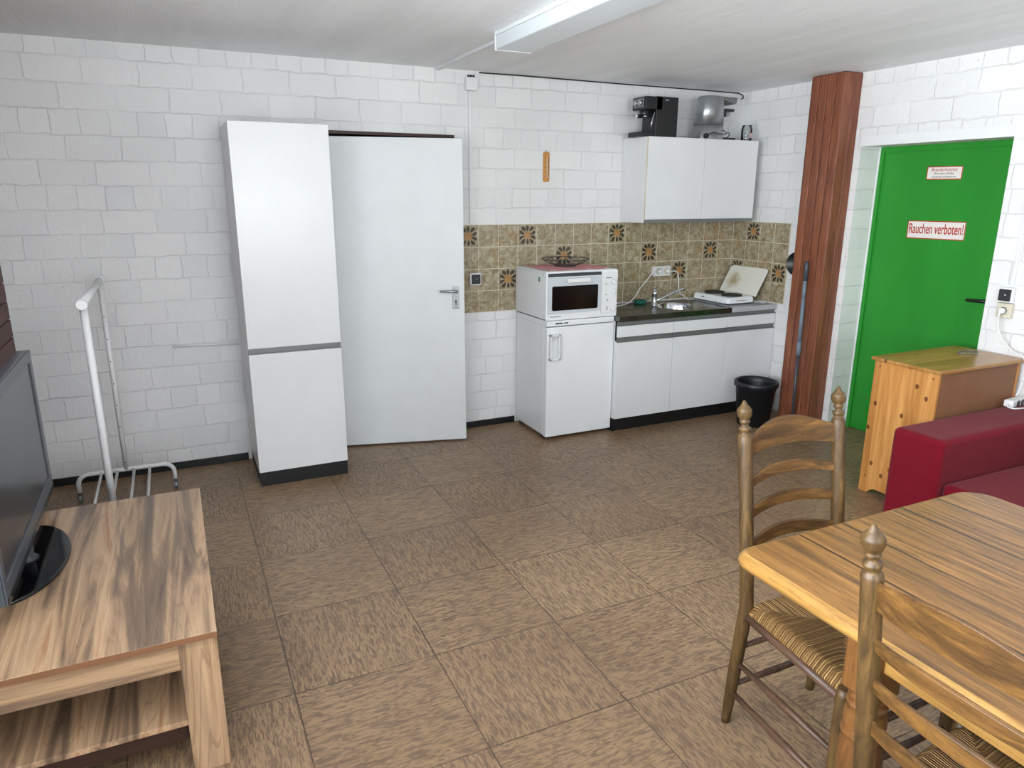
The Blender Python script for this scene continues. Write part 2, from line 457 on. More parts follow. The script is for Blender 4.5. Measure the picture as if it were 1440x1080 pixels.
def text_mesh(name, txt, mat, parent, size, M, sx=1.0, depth=.0004, align='CENTER', bold=0):
    cu = D.curves.new('t', 'FONT'); cu.body = txt; cu.size = size; cu.align_x = align; cu.align_y = 'CENTER'; cu.extrude = depth; cu.offset = bold
    tmp = D.objects.new('t', cu); COL.objects.link(tmp)
    bpy.context.view_layer.update()
    me = D.meshes.new_from_object(tmp.evaluated_get(bpy.context.evaluated_depsgraph_get()))
    D.objects.remove(tmp); D.curves.remove(cu)
    for v in me.vertices: v.co = M @ Vector((v.co.x*sx, v.co.y, v.co.z))
    me.materials.clear(); me.materials.append(MT[mat])
    o = D.objects.new(name, me); COL.objects.link(o); o.parent = parent
    return o
# frames for lettering: text x to the right seen from the room, text y up
FRONT = Matrix(((1, 0, 0), (0, 0, -1), (0, 1, 0))).to_4x4()                 # faces -Y
SIDE = Matrix(((0, 0, -1), (-1, 0, 0), (0, 1, 0))).to_4x4()                 # faces -X

# ------------------------------------------------------------------ room shell
XR, XL, YB, H, YN = .02, -5.155, 0.0, 2.4913, -6.5
WT = .40
DX0, DX1, DH = -3.42, -2.50, 2.066
b = MB(); b.box(XL-.3, DX0, 0, .24, -.05, H+.1); b.box(DX1, XR+WT, 0, .24, -.05, H+.1); b.box(DX0, DX1, 0, .24, DH, H+.1)
struct(b.build('wall_back', 'painted brick back'))
GY0, GY1, GH = -2.152, -1.155, 2.018
b = MB(); b.box(XR, XR+WT, GY1, 0, -.05, H+.1); b.box(XR, XR+WT, YN-.2, GY0, -.05, H+.1); b.box(XR, XR+WT, GY0, GY1, GH, H+.1)
struct(b.build('wall_right', 'painted brick side'))
WY0, WY1, WZ0, WZ1 = -5.7, -2.75, .92, 2.25
b = MB(); b.box(XL-.25, XL, WY1, 0, -.05, H+.1); b.box(XL-.25, XL, YN-.2, WY0, -.05, H+.1)
b.box(XL-.25, XL, WY0, WY1, -.05, WZ0); b.box(XL-.25, XL, WY0, WY1, WZ1, H+.1)
struct(b.build('wall_left', 'painted brick side'))
# brown boarding on the left wall beside the window
b = MB()
z = .02
while z < H-.02:
    b.box(XL, XL+.016, -2.70, -.004, z, min(z+.094, H-.005)); z += .1
struct(b.build('trim_1', 'red brown boards', bevel=.003))
FX0, FX1 = -5.0, -2.5
b = MB(); b.box(XL-.3, FX0, YN-.2, YN, -.05, H+.1); b.box(FX1, XR+WT, YN-.2, YN, -.05, H+.1)
b.box(FX0, FX1, YN-.2, YN, -.05, WZ0); b.box(FX0, FX1, YN-.2, YN, WZ1, H+.1)
struct(b.build('wall_front', 'painted brick back'))
struct(box('floor', 'floor', (XL-.3, XR+WT, YN-.2, .24, -.06, 0)))
struct(box('ceiling', 'ceiling', (XL-.3, XR+WT, YN-.2, .24, H, H+.15)))
# corridor behind the open white door
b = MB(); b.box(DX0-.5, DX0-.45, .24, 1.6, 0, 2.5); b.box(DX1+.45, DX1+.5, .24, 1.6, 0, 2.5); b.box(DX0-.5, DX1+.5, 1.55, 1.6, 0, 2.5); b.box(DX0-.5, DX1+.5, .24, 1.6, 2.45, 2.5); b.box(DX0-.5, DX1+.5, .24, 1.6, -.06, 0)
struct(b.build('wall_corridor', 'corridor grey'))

def window(idx, axis, a0, a1, z0, z1, plane, inward):
    """frame with mullions and panes in an opening; axis 'y' runs along y"""
    fr = MB(); w = .06; d0, d1 = plane-.035, plane+.035
    def bx(m, u0, u1, za, zb, p0=d0, p1=d1):
        if axis == 'y': m.box(p0, p1, u0, u1, za, zb)
        else: m.box(u0, u1, p0, p1, za, zb)
    n = 3; s_ = (a1-a0)/n
    bx(fr, a0, a1, z0, z0+w); bx(fr, a0, a1, z1-w, z1)
    for k in range(n+1):
        c = a0+k*s_; c = min(max(c, a0+w/2), a1-w/2); bx(fr, c-w/2, c+w/2, z0, z1)
    f = struct(fr.build('window_%d' % idx, 'white plastic', bevel=.004))
    for k in range(n):
        g = MB(); bx(g, a0+k*s_+w/2, a0+(k+1)*s_-w/2, z0+w, z1-w, plane-.003, plane+.003)
        g.build('window_pane', 'window glass', f)
    return f
window(1, 'y', WY0, WY1, WZ0, WZ1, XL-.14, 1)
window(2, 'x', FX0, FX1, WZ0, WZ1, YN-.12, 1)

# skirting along the back wall
b = MB(); b.box(XL+.017, -3.97, -.012, 0, 0, .047); struct(b.build('baseboard_back', 'black plinth', bevel=.002))
b = MB(); b.box(DX1+.03, -2.03, -.012, 0, 0, .047); struct(b.build('baseboard_back.001', 'black plinth', bevel=.002))
b = MB(); b.box(XR-.012, XR, GY1+.0, -1.135, 0, .06); struct(b.build('baseboard_right', 'black plinth', bevel=.002))

# white door leaf standing slightly open, hinged on the left
fr = MB(); fr.box(DX0-.01, DX0+.035, -.012, .12, 0, DH-.0); fr.box(DX1-.03, DX1+.012, -.012, .12, 0, DH); fr.box(DX0-.01, DX1+.012, -.014, .12, DH-.006, DH+.014)
struct(fr.build('trim_2', 'brown frame', bevel=.002))
ang = math.atan2(-.223, .862)
leaf = MB(); leaf.box(0, .885, 0, .04, .012, 2.042)
door = struct(leaf.build('door_1', ['door paint'], bevel=.002)); door.location = (-3.383, -.034, 0); door.rotation_euler = (0, 0, ang)
p = box('door_plate', 'aluminium', (.803, .849, -.004, 0, .945, 1.098), door, .0015)
k = MB(); k.lathe([(.008, 0), (.008, .0015)], (.826, -.004, .997), 12, Matrix.Rotation(PI/2, 4, 'X')); k.box(.8225, .8295, -.0056, -.004, .972, .995)
k.build('keyhole', 'black plastic', p)
for zz in (.955, 1.052):
    MB().lathe([(.003, 0), (.003, .001)], (.826, -.004, zz), 8, Matrix.Rotation(PI/2, 4, 'X')).build('screw', 'charcoal plastic', p)
h = MB(); h.tube([(.826, -.004, 1.068), (.826, -.05, 1.068)], .009); h.tube([(.834, -.05, 1.068), (.80, -.052, 1.068), (.715, -.048, 1.071)], [.011, .010, .007])
h.build('door_handle', 'silver metal', door)

# green fire door in its reveal
g = MB(); g.box(.225, .28, GY0-.02, GY1+.0, 0.005, GH); 
door2 = struct(g.build('door_2', 'green paint'))
b = MB(); b.box(.212, .225, GY1-.035, GY1-.001, 0, GH-.001); b.box(.212, .225, GY0+.001, GY0+.035, 0, GH-.001); b.box(.212, .225, GY0+.036, GY1-.036, GH-.035, GH-.001)
b.build('door_frame', 'green paint', door2)
b = MB(); b.box(.205, .2125, GY1-.008, GY1-.0005, 0, GH-.001)
b.build('frame_edge', 'white paint', door2)
h = MB(); h.tube([(.225, -2.085, 1.075), (.17, -2.085, 1.075)], .010); h.tube([(.172, -2.095, 1.075), (.170, -1.945, 1.068)], [.012, .010])
h.box(.216, .225, -2.105, -2.065, .98, 1.11)
h.build('door_handle', 'black plastic', door2)
struct(box('trim_3', 'white paint', (XR-.004, XR, GY0-.0, GY1, GH, GH+.062)))

def sign(loc, w, hgt, rot, label, lines):
    t = thing('sign', loc, label, 'sign')
    R = Matrix.Rotation(rot, 4, 'X')
    MB().box(-.0016, 0, -w/2, w/2, -hgt/2, hgt/2, M=R).build('sign_plate', 'sign white', t)
    bw = .0055
    f = MB()
    for d in ((-w/2, w/2, hgt/2-bw, hgt/2), (-w/2, w/2, -hgt/2, -hgt/2+bw), (-w/2, -w/2+bw, -hgt/2, hgt/2), (w/2-bw, w/2, -hgt/2, hgt/2)):
        f.box(-.0022, -.0014, *d, M=R)
    f.build('sign_border', 'sign red', t)
    for txt, size, dz, sx, mat, bold in lines:
        M = R @ Matrix.Translation((-.002, 0, dz)) @ SIDE
        text_mesh('sign_lettering', txt, mat, t, size, M, sx, bold=bold)
    return t
sign((.2245, -1.634, 1.480), .398, .116, math.radians(-.5), 'white sign with red border and red words Rauchen verboten on the green door', [('Rauchen verboten!', .092, .005, .535, 'sign red', .0010)])
sign((.2245, -1.636, 1.838), .238, .082, math.radians(.5), 'smaller white sign with three lines of text, higher on the green door',
     [('Brandschutztür', .030, .020, .95, 'sign red', 0), ('Bitte stets schließen', .019, -.003, .85, 'ink grey', 0), ('Keine Gegenstände in den Schließbereich stellen', .0115, -.024, .72, 'ink grey', 0)])

# clad column on the right wall
CX, CY0, CY1 = -.145, -1.105, -.825
col = thing('clad_column', (0, 0, 0), 'tall reddish brown column clad in vertical planks, left of the green door', 'column')
MB().box(CX+.014, XR, CY0+.014, CY1-.014, 0, H).build('core', 'brown frame', col)
n = 4; w = (CY1-CY0)/n
for i in range(n):
    y0 = CY0+i*w
    box('plank', 'red brown planks', (CX, CX+.016, y0+.003, y0+w-.003, .002, H-.004), col, .004, 2)
xs = [CX+.001, CX+.085, XR-.001]
for i in range(2):
    box('plank', 'red brown planks', (xs[i]+.002, xs[i+1]-.002, CY0-.002, CY0+.0135, .002, H-.004), col, .004, 2)
    box('plank', 'red brown planks', (xs[i]+.002, xs[i+1]-.002, CY1-.0135, CY1+.002, .002, H-.004), col, .004, 2)

# tiled splash-backs
TS = .1545
def splash(name, axis, ncol, c0, rows, decor, label, skip=lambda c, r: False):
    t = thing(name, (0, 0, 0) if axis == 'x' else (XR, 0, 0), label, 'tiles')
    ztop = 1.489
    def dims(u0, u1, z0, z1, th):
        return (u0, u1, -th, -.0005, z0, z1) if axis == 'x' else (-th, -.0005, u0, u1, z0, z1)
    MB().box(*dims(-TS*ncol, -.0, ztop-.155*rows, ztop, .0088)).build('grout_bed', 'grout', t)
    m = MB()
    dec = []
    for c in range(c0, ncol):
        for r in range(rows):
            u1 = -TS*c-.0017; u0 = -TS*(c+1)+.0017; z1 = ztop-.155*r-.0017; z0 = ztop-.155*(r+1)+.0017
            if (c, r) in decor: dec.append((u0, u1, z0, z1)); continue
            m.box(*dims(u0, u1, z0, z1, .0095))
    m.build('plain_tiling', 'marbled tile', t, .0012, 1)
    for (u0, u1, z0, z1) in dec:
        hw, hh = (u1-u0)/2, (z1-z0)/2
        k = MB().box(-hw, hw, -.0045, .0045, -hh, hh).build('flower_tile', 'flower tile', t, .0012, 1)
        uc, zc = (u0+u1)/2, (z0+z1)/2
        if axis == 'x': k.location = (uc, -.005, zc)
        else: k.location = (-.005, uc, zc); k.rotation_euler = (0, 0, -PI/2)
    return t
splash('tile_splashback', 'x', 16, 0, 4, {(12, 0), (10, 1), (7, 0), (13, 2), (5, 1), (3, 2), (1, 1), (15, 0), (11, 3), (8, 3)}, 'beige marbled tile splashback with dark flower tiles on the back wall')
splash('tile_splashback', 'y', 4, 0, 4, {(1, 0), (0, 2), (3, 2)}, 'short return of beige flower tiles on the side wall left of the brown column')

# ------------------------------------------------------------------ services on walls and ceiling
jb = thing('junction_box', (-2.365, 0, 2.405), 'small white junction box high on back wall, above the white door', 'junction box')
MB().box(-.042, .042, -.035, 0, -.042, .042).build('box_body', 'white plastic', jb, .006)
MB().box(-.040, .040, -.040, -.035, -.040, .040).build('box_cover', 'white plastic', jb, .004)
m = MB()
for q in (-.018, 0, .018): m.tube([(q, -.018, .042), (q, -.018, .056)], .007)
m.build('cable_glands', 'black plastic', jb)
c = MB().box(-.011, .011, -.014, 0, 1.495, 2.36)
tag(c.build('cable_trunking', 'white paint', None, .002, loc=(-2.372, 0, 0)), 'narrow white vertical cable duct running down from the junction box', 'cable duct')
c = MB().box(-.014, .014, 0, .98, -.017, 0)
tag(c.build('cable_trunking', 'white paint', None, .002, loc=(-2.60, -1.10+.1, H)), 'white cable duct on the ceiling running from wall to the lamp', 'cable duct')
c = MB().tube([(-2.30, -.006, 2.482), (-2.0, -.006, 2.484), (-1.2, -.007, 2.482), (-.4, -.006, 2.484), (-.06, -.008, 2.482), (-.02, -.012, 2.470), (-.012, -.014, 2.448), (-.03, -.012, 2.440)], .0045, 8)
tag(c.build('black_cable', 'dark fabric wire'), 'thin black cable along the top edge of the back wall', 'cable')
c = MB().tube([(-4.34, -.004, .792), (-4.20, -.008, .790), (-3.965, -.008, .782)], .009, 10)
tag(c.build('wall_pipe', 'painted brick back'), 'short white painted pipe low on the wall, left of the tall cabinet', 'pipe')
MT_lamp = simple('lamp housing', (228, 232, 234), .3, var=.01)
simple('lamp diffuser', (214, 222, 226), .25, var=.01)
lamp = thing('ceiling_lamp', (-2.59, -1.14, H), 'long white fluorescent ceiling lamp, switched off, on the ceiling', 'ceiling lamp')
MB().box(-.10, .10, -1.60, 0, -.018, 0).build('lamp_body', 'lamp housing', lamp, .002)
MB().prism([(-.098, -.019), (.098, -.019), (.098, -.078), (.09, -.084), (-.09, -.084), (-.098, -.078)], -.004, -1.596, M=Matrix(((1, 0, 0, 0), (0, 0, 1, 0), (0, 1, 0, 0), (0, 0, 0, 1)))).build('lamp_shade', 'lamp diffuser', lamp, .002)
for ya in (-.004, -1.60): MB().box(-.101, .101, ya, ya+.004, -.086, 0).build('end_cap', 'lamp housing', lamp)

def rocker(loc, rot, label, mats=('white plastic', 'charcoal plastic'), s=.043):
    t = thing('light_switch', loc, label, 'switch', rot)
    MB().box(-s, s, -.03, 0, -s, s).build('switch_frame', mats[0], t, .006)
    MB().box(-s*.78, s*.78, -.036, -.03, -s*.78, s*.78).build('switch_rocker', mats[1], t, .005)
    MB().lathe([(.004, 0), (.003, .002)], (.004, -.036, .002), 10, Matrix.Rotation(PI/2, 4, 'X')).build('pilot_light', 'white plastic', t)
    return t
rocker((-2.352, -.0098, 1.113), 0, 'small dark square switch on tiles, right of the white door')
rocker((XR, -2.272, 1.150), -PI/2, 'dark square switch on the wall right of the green door')
s = thing('wall_socket', (XR, -2.280, 1.062), 'off-white wall socket with plug in it, under the dark switch', 'socket', -PI/2)
MB().box(-.042, .042, -.032, 0, -.042, .042).build('socket_frame', 'old white plastic', s, .005)
MB().lathe([(.026, 0), (.026, .002), (.022, .002), (.021, -.002)], (0, -.032, 0), 18, Matrix.Rotation(PI/2, 4, 'X')).build('socket_face', 'old white plastic', s)
pl = thing('power_plug', (XR-.034, -2.280, 1.062), 'beige plug and cord hanging from wall socket down to the power strip', 'plug')
MB().lathe([(.018, 0), (.018, .02), (.012, .034)], (0, 0, 0), 14, Matrix.Rotation(-PI/2, 4, 'Y')).build('plug_body', 'white plastic', pl, smooth=True)
cpts = [(-.030, 0, -.004), (-.036, -.002, -.05), (-.034, -.012, -.11), (-.028, -.05, -.17), (-.022, -.10, -.215), (-.024, -.15, -.225), (-.03, -.19, -.27), (-.045, -.20, -.34), (-.06, -.195, -.42), (-.07, -.19, -.449)]
def smooth_pts(p, k=6):
    p = [Vector(q) for q in p]; out = []
    for i in range(len(p)-1):
        a, b_, c_, d = p[max(i-1, 0)], p[i], p[i+1], p[min(i+2, len(p)-1)]
        for j in range(k):
            t = j/k; out.append(.5*((2*b_)+(c_-a)*t+(2*a-5*b_+4*c_-d)*t*t+(3*b_-a-3*c_+d)*t**3))
    out.append(p[-1]); return out
MB().tube(smooth_pts(cpts), .0045, 8).build('plug_cord', 'white plastic', pl)
c = MB().box(-.013, 0, -.009, .009, 1.196, H-.002)
tag(c.build('cable_trunking', 'white paint', None, .002, loc=(XR, -2.290, 0)), 'narrow white vertical cable duct above the switch right of the green door', 'cable duct')

th = thing('thermometer', (-1.783, 0, 1.887), 'narrow wooden wall thermometer hanging on the white back wall', 'thermometer')
MB().prism(rrect(-.025, .025, -.103, .103, (.012,)*4), 0, .009, M=FRONT).build('wooden_board', 'thermometer wood', th, .002)
MB().tube([(.004, -.011, -.075), (.004, -.011, .07)], .0028, 8).build('glass_tube', 'sign white', th)
m = MB()
for i in range(8):
    zz = -.05+i*.016
    m.box(.011, .018, -.0105, -.009, zz-.003, zz+.003)
    if i % 2: m.box(-.014, -.007, -.0105, -.009, zz-.003, zz+.003)
m.build('scale_marks', 'brown frame', th)
MB().tube([(0, -.004, .098), (.008, -.004, .106), (0, -.004, .113), (-.008, -.004, .106), (0, -.004, .098)], .0015, 6).build('hanging_loop', 'charcoal plastic', th)

# ------------------------------------------------------------------ tall cabinet
tc = thing('tall_cabinet', (-3.692, 0, 0), 'tall narrow white cabinet standing against back wall, left of the white door', 'cabinet')
W2 = .262
m = MB(); m.box(-W2, W2, -.510, -.012, .088, 2.0665)
m.build('body', 'white laminate', tc, .0015)
box('plinth', 'black plinth', (-W2+.004, W2-.002, -.522, -.02, 0, .0875), tc, .001)
d = box('door', 'white laminate', (-W2, W2, -.530, -.511, .841, 2.0665), tc, .0015)
d2 = box('door', 'white laminate', (-W2, W2, -.530, -.511, .090, .806), tc, .0015)
m = MB(); m.box(-W2, W2, -.529, -.522, .830, .8405); m.box(-W2, W2, -.516, -.511, .808, .832); m.box(-W2, W2, -.531, -.512, .8065, .812)
plabel(m.build('handle_profile', 'grey profile', tc), 'grey metal grip strip')

# ------------------------------------------------------------------ fridge and mini oven
fx = -1.748
fr = thing('fridge', (fx, 0, 0), 'white undercounter fridge beneath the mini oven', 'fridge')
FW = .272
box('body', 'white enamel', (-FW, FW, -.455, -.02, .028, .820), fr, .003)
box('top_panel', 'white enamel', (-FW-.001, FW+.001, -.497, -.016, .820, .858), fr, .004)
d = box('door', 'white enamel', (-FW, FW, -.502, -.458, .022, .814), fr, .006, 3)
hm = MB(); hm.box(.0, .082, 0, 0, 0, 0)
hm = MB()
x0, x1, z0, z1 = -FW+.012, -FW+.092, .585, .768
hm.box(x0, x0+.016, -.534, -.502, z0, z1); hm.box(x1-.016, x1, -.534, -.516, z0, z1); hm.box(x0, x1, -.534, -.506, z1-.016, z1); hm.box(x0, x1, -.534, -.506, z0, z0+.016)
hm.build('door_handle', 'white plastic', d, .004)
text_mesh('maker_lettering', 'Bauknecht 1350', 'dark grey strip', fr, .016, Matrix.Translation((-.20, -.4975, .8385)) @ FRONT, 1.0, align='LEFT') if False else None
m = MB(); m.box(-.205, -.150, -.4985, -.497, .833, .843); m.box(-.140, -.105, -.4985, -.497, .834, .842)
m.build('maker_marks', 'dark grey strip', fr)
for fxx in (-.24, .24):
    MB().lathe([(.016, 0), (.016, .012), (.009, .014), (.009, .03)], (fxx, -.43, 0), 12).build('foot', 'black plastic', fr)
    MB().lathe([(.016, 0), (.016, .012), (.009, .014), (.009, .03)], (fxx, -.06, 0), 12).build('foot', 'black plastic', fr)
box('kick_strip', 'charcoal plastic', (-FW+.01, FW-.01, -.44, -.42, .012, .03), fr)

ov = thing('mini_oven', (fx+.002, 0, .858), 'white mini oven with dark glass door standing on the fridge', 'oven')
OW = .284
m = MB(); m.box(-OW, OW, -.485, -.022, .010, .322); m.box(-OW-.002, OW+.002, -.489, -.020, .322, .335)
m.build('housing', 'white enamel', ov, .004)
box('front_frame', 'white enamel', (-OW, OW, -.500, -.485, .004, .330), ov, .003)
box('vent_strip', 'dark grey strip', (-OW+.012, .148, -.5022, -.4995, .300, .324), ov, .001)
od = box('oven_door', 'oven grey panel', (-OW+.010, .146, -.512, -.500, .052, .296), ov, .003)
m = MB().prism(rrect(-.246, .116, .072, .238, (.012,)*4), .512, .5145, M=FRONT)
plabel(m.build('door_window', 'oven glass', od), 'dark glass window')
m = MB(); m.tube([(-.135, -.512, .275), (-.135, -.536, .275)], .006, 8); m.tube([(.025, -.512, .275), (.025, -.536, .275)], .006, 8); m.box(-.145, .035, -.546, -.532, .262, .290)
m.build('oven_handle', 'white plastic', od, .004)
box('control_panel', 'white plastic', (.150, OW-.004, -.507, -.4995, .030, .320), ov, .002)
for zz in (.250, .180, .060):
    m = MB().lathe([(.019, 0), (.018, .012), (.015, .016)], (.246, -.507, zz), 20, Matrix.Rotation(PI/2, 4, 'X'))
    m.box(.2435, .2485, -.530, -.520, zz-.015, zz+.015)
    m.build('knob', 'white plastic', ov)
for xx, zz, a in ((.206, .278, .05), (.186, .235, .012), (.186, .16, .012)): MB().box(xx-a/2, xx+a/2, -.5078, -.5069, zz-.0025, zz+.0025).build('panel_mark', 'dark grey strip', ov)
for xx, zz in ((.200, .122), (.198, .070), (.198, .056)): MB().box(xx-.004, xx+.004, -.508, -.5069, zz-.004, zz+.004).build('indicator_light', 'charcoal plastic', ov)
box('warning_button', 'white plastic', (.232, .262, -.510, -.5065, .116, .126), ov, .002)
m = MB()
for k in range(6): m.box(-.250+k*.014, -.240+k*.014, -.5006, -.4998, .026, .032)
m.build('maker_marks', 'charcoal plastic', ov)
m = MB().box(-OW-.0012, -OW, -.405, -.385, .262, .294); m.build('side_sticker', 'green leaf', ov)
for zz in (.03, .31): MB().lathe([(.004, 0), (.004, .002)], (-OW-.0002, -.45, zz), 8, Matrix.Rotation(-PI/2, 4, 'Y')).build('screw', 'charcoal plastic', ov)
for px_ in (-.25, .25):
    for py_ in (-.45, -.06): MB().lathe([(.012, 0), (.012, .011)], (px_, py_, 0), 10).build('foot', 'charcoal plastic', ov)
# cloth and wire bowl on top
OZ = .858+.335
m = MB(); N = 24; grid = []
for i in range(N+1):
    row = []
    for j in range(11):
        x = -.245+i*(.49/N)+.004*math.sin(j*1.7); y = -.19+j*.038+.004*math.sin(i*.9)
        row.append((x, y, .0025+.002*(1+math.sin(i*1.3+j*.8))))
    grid.append(row)
vs = [[m.bm.verts.new(p) for p in r] for r in grid]; vb = [[m.bm.verts.new((p[0], p[1], p[2]-.002)) for p in r] for r in grid]
for A, fl in ((vs, 0), (vb, 1)):
    for i in range(N):
        for j in range(10):
            q = (A[i][j], A[i+1][j], A[i+1][j+1], A[i][j+1]); m.bm.faces.new(q[::-1] if fl else q)
edge = [(i, 0) for i in range(N+1)]+[(N, j) for j in range(1, 11)]+[(i, 10) for i in range(N-1, -1, -1)]+[(0, j) for j in range(9, 0, -1)]
for a, b_ in zip(edge, edge[1:]+edge[:1]): m.bm.faces.new((vs[a[0]][a[1]], vb[a[0]][a[1]], vb[b_[0]][b_[1]], vs[b_[0]][b_[1]]))
tag(m.build('checked_cloth', 'check cloth', None, smooth=True, loc=(-1.735, -.245, OZ)), 'red and white checked cloth spread on top of the mini oven', 'cloth')
wb = thing('wire_bowl', (-1.735, -.23, OZ+.007), 'shallow dark wire bowl standing on the checked cloth', 'bowl')
m = MB()
def circ(r, z, n=28): return [(r*math.cos(2*PI*k/n), r*math.sin(2*PI*k/n), z) for k in range(n+1)]
MB().tube(circ(.075, .003), .003, 6, caps=False).build('base_ring', 'charcoal plastic', wb)
MB().tube(circ(.17, .052, 36), .0032, 6, caps=False).build('rim', 'charcoal plastic', wb)
m = MB()
for k in range(18):
    a = 2*PI*k/18
    m.tube([(r*math.cos(a), r*math.sin(a), z) for r, z in ((.01, .003), (.075, .006), (.12, .022), (.17, .052))], .002, 5)
m.build('wires', 'charcoal plastic', wb)

# ------------------------------------------------------------------ base cabinets, worktop, sink
BX = [-1.474, -.982, -.472, XR-.004]
lab = ['white base cabinet under the steel sink, next to the fridge', 'middle white base cabinet of the kitchen run', 'right-hand white base cabinet of the kitchen run, by the black bucket']
for i in range(3):
    x0, x1 = BX[i], BX[i+1]; cxx = (x0+x1)/2; hw = (x1-x0)/2-.0022
    t = thing('base_cabinet', (cxx, 0, 0), lab[i], 'cabinet', group='kitchen base cabinets')
    ztop = .68 if i < 2 else .822
    m = MB(); m.box(-hw, hw, -.528, -.012, .098, ztop)
    if i < 2: m.box(-hw, -hw+.016, -.528, -.012, .68, .822); m.box(hw-.016, hw, -.528, -.012, .68, .822); m.box(-hw, hw, -.528, -.51, .68, .822)
    m.build('body', 'white laminate', t)
    box('plinth', 'black plinth', (-hw, hw, -.520, -.03, 0, .0975), t)
    box('door', 'white laminate', (-hw, hw, -.548, -.529, .100, .672), t, .0015)
    box('drawer_front', 'white laminate', (-hw, hw, -.548, -.529, .710, .790), t, .0015)
    for za, zb in ((.673, .7085), (.791, .8215)):
        m = MB(); m.box(-hw, hw, -.535, -.5285, za, zb); m.box(-hw, hw, -.549, -.530, za, za+.006); m.box(-hw, hw, -.547, -.53, zb-.003, zb)
        plabel(m.build('grip_profile', 'grey profile', t), 'grey recessed grip strip')
# steel sink top with a round bowl
SX0, SX1, SY0, SY1, SZ = -1.472, -.450, -.562, -.012, .860
st = thing('kitchen_sink', (0, 0, 0), 'dark brushed steel sink top with round bowl beside the mini oven', 'sink')
bc = Vector((-.760, -.300)); br_ = .185; n = 48
m = MB(); bm = m.bm
outer = []; inner = []
for k in range(n):
    a = 2*PI*k/n; dx, dy = math.cos(a), math.sin(a)
    ts = []
    if dx > 1e-9: ts.append((SX1-bc.x)/dx)
    if dx < -1e-9: ts.append((SX0-bc.x)/dx)
    if dy > 1e-9: ts.append((SY1-bc.y)/dy)
    if dy < -1e-9: ts.append((SY0-bc.y)/dy)
    t_ = min(ts); outer.append([bc.x+dx*t_, bc.y+dy*t_]); inner.append((bc.x+dx*br_, bc.y+dy*br_))
for cxn, cyn in ((SX0, SY0), (SX1, SY0), (SX1, SY1), (SX0, SY1)):
    i = min(range(n), key=lambda q: (outer[q][0]-cxn)**2+(outer[q][1]-cyn)**2); outer[i] = [cxn, cyn]
ro = [bm.verts.new((x, y, SZ)) for x, y in outer]; ri = [bm.verts.new((x, y, SZ)) for x, y in inner]
rb = [bm.verts.new((x, y, SZ-.034)) for x, y in outer]
for k in range(n):
    j = (k+1) % n
    bm.faces.new((ro[k], ro[j], ri[j], ri[k])); bm.faces.new((ro[j], ro[k], rb[k], rb[j]))
m.build('steel_sheet', 'steel', st)
m = MB(); 
prof = [(.185, 0), (.180, -.006), (.176, -.05), (.165, -.11), (.12, -.128), (.03, -.132)]
m.lathe([(r, z) for r, z in prof], (bc.x, bc.y, SZ), n, caps=False); m.cap(m.ring([(bc.x+.03*math.cos(2*PI*k/n), bc.y+.03*math.sin(2*PI*k/n), SZ-.132) for k in range(n)]))
plabel(m.build('bowl', 'chrome', st, smooth=True), 'round steel bowl')
m = MB(); m.box(SX0, SX1, SY0-.002, SY0+.006, SZ, SZ+.004); m.box(SX0, SX0+.006, SY0, SY1, SZ, SZ+.004); m.box(SX1-.006, SX1, SY0, SY1, SZ, SZ+.004)
m.build('raised_rim', 'steel', st, .0015)
MB().lathe([(.026, 0), (.026, .003), (.01, .003)], (bc.x, bc.y, SZ-.131), 20).build('drain', 'charcoal plastic', st)
wk = MB(); wk.box(SX1+.001, XR-.002, -.556, -.012, .824, .862)
tag(wk.build('worktop', 'pale grey worktop', None, .002), 'short pale grey worktop right of the steel sink, under the hotplate', 'worktop')
# mixer tap
tp = thing('sink_tap', (-.925, -.215, SZ), 'chrome mixer tap at the left of the sink bowl', 'tap')
MB().lathe([(.026, 0), (.026, .008), (.021, .012), (.021, .085), (.024, .09), (.022, .112), (.012, .118)], (0, 0, 0), 20).build('tap_body', 'chrome', tp, smooth=True)
MB().tube([(.012, -.003, .04), (.05, -.012, .052), (.14, -.035, .098), (.225, -.055, .128), (.238, -.058, .126), (.240, -.058, .110)], [.012, .011, .0105, .010, .010, .010], 12).build('spout', 'chrome', tp, smooth=True)
MB().tube([(0, 0, .112), (.02, .02, .126), (.075, .07, .138)], [.012, .009, .006], 10).build('lever', 'chrome', tp, smooth=True)
sp = MB(); sp.loft([[(x, y, z) for x, y in rrect(-a, a, -b_, b_, (.012,)*4)] for a, b_, z in ((.040, .026, 0), (.045, .03, .006), (.045, .03, .024), (.040, .026, .03))])
tag(sp.build('sponge', 'sponge green', None, smooth=True, loc=(-.96, -.08, SZ+.001)), 'dark green sponge behind the tap on the steel sink top', 'sponge')

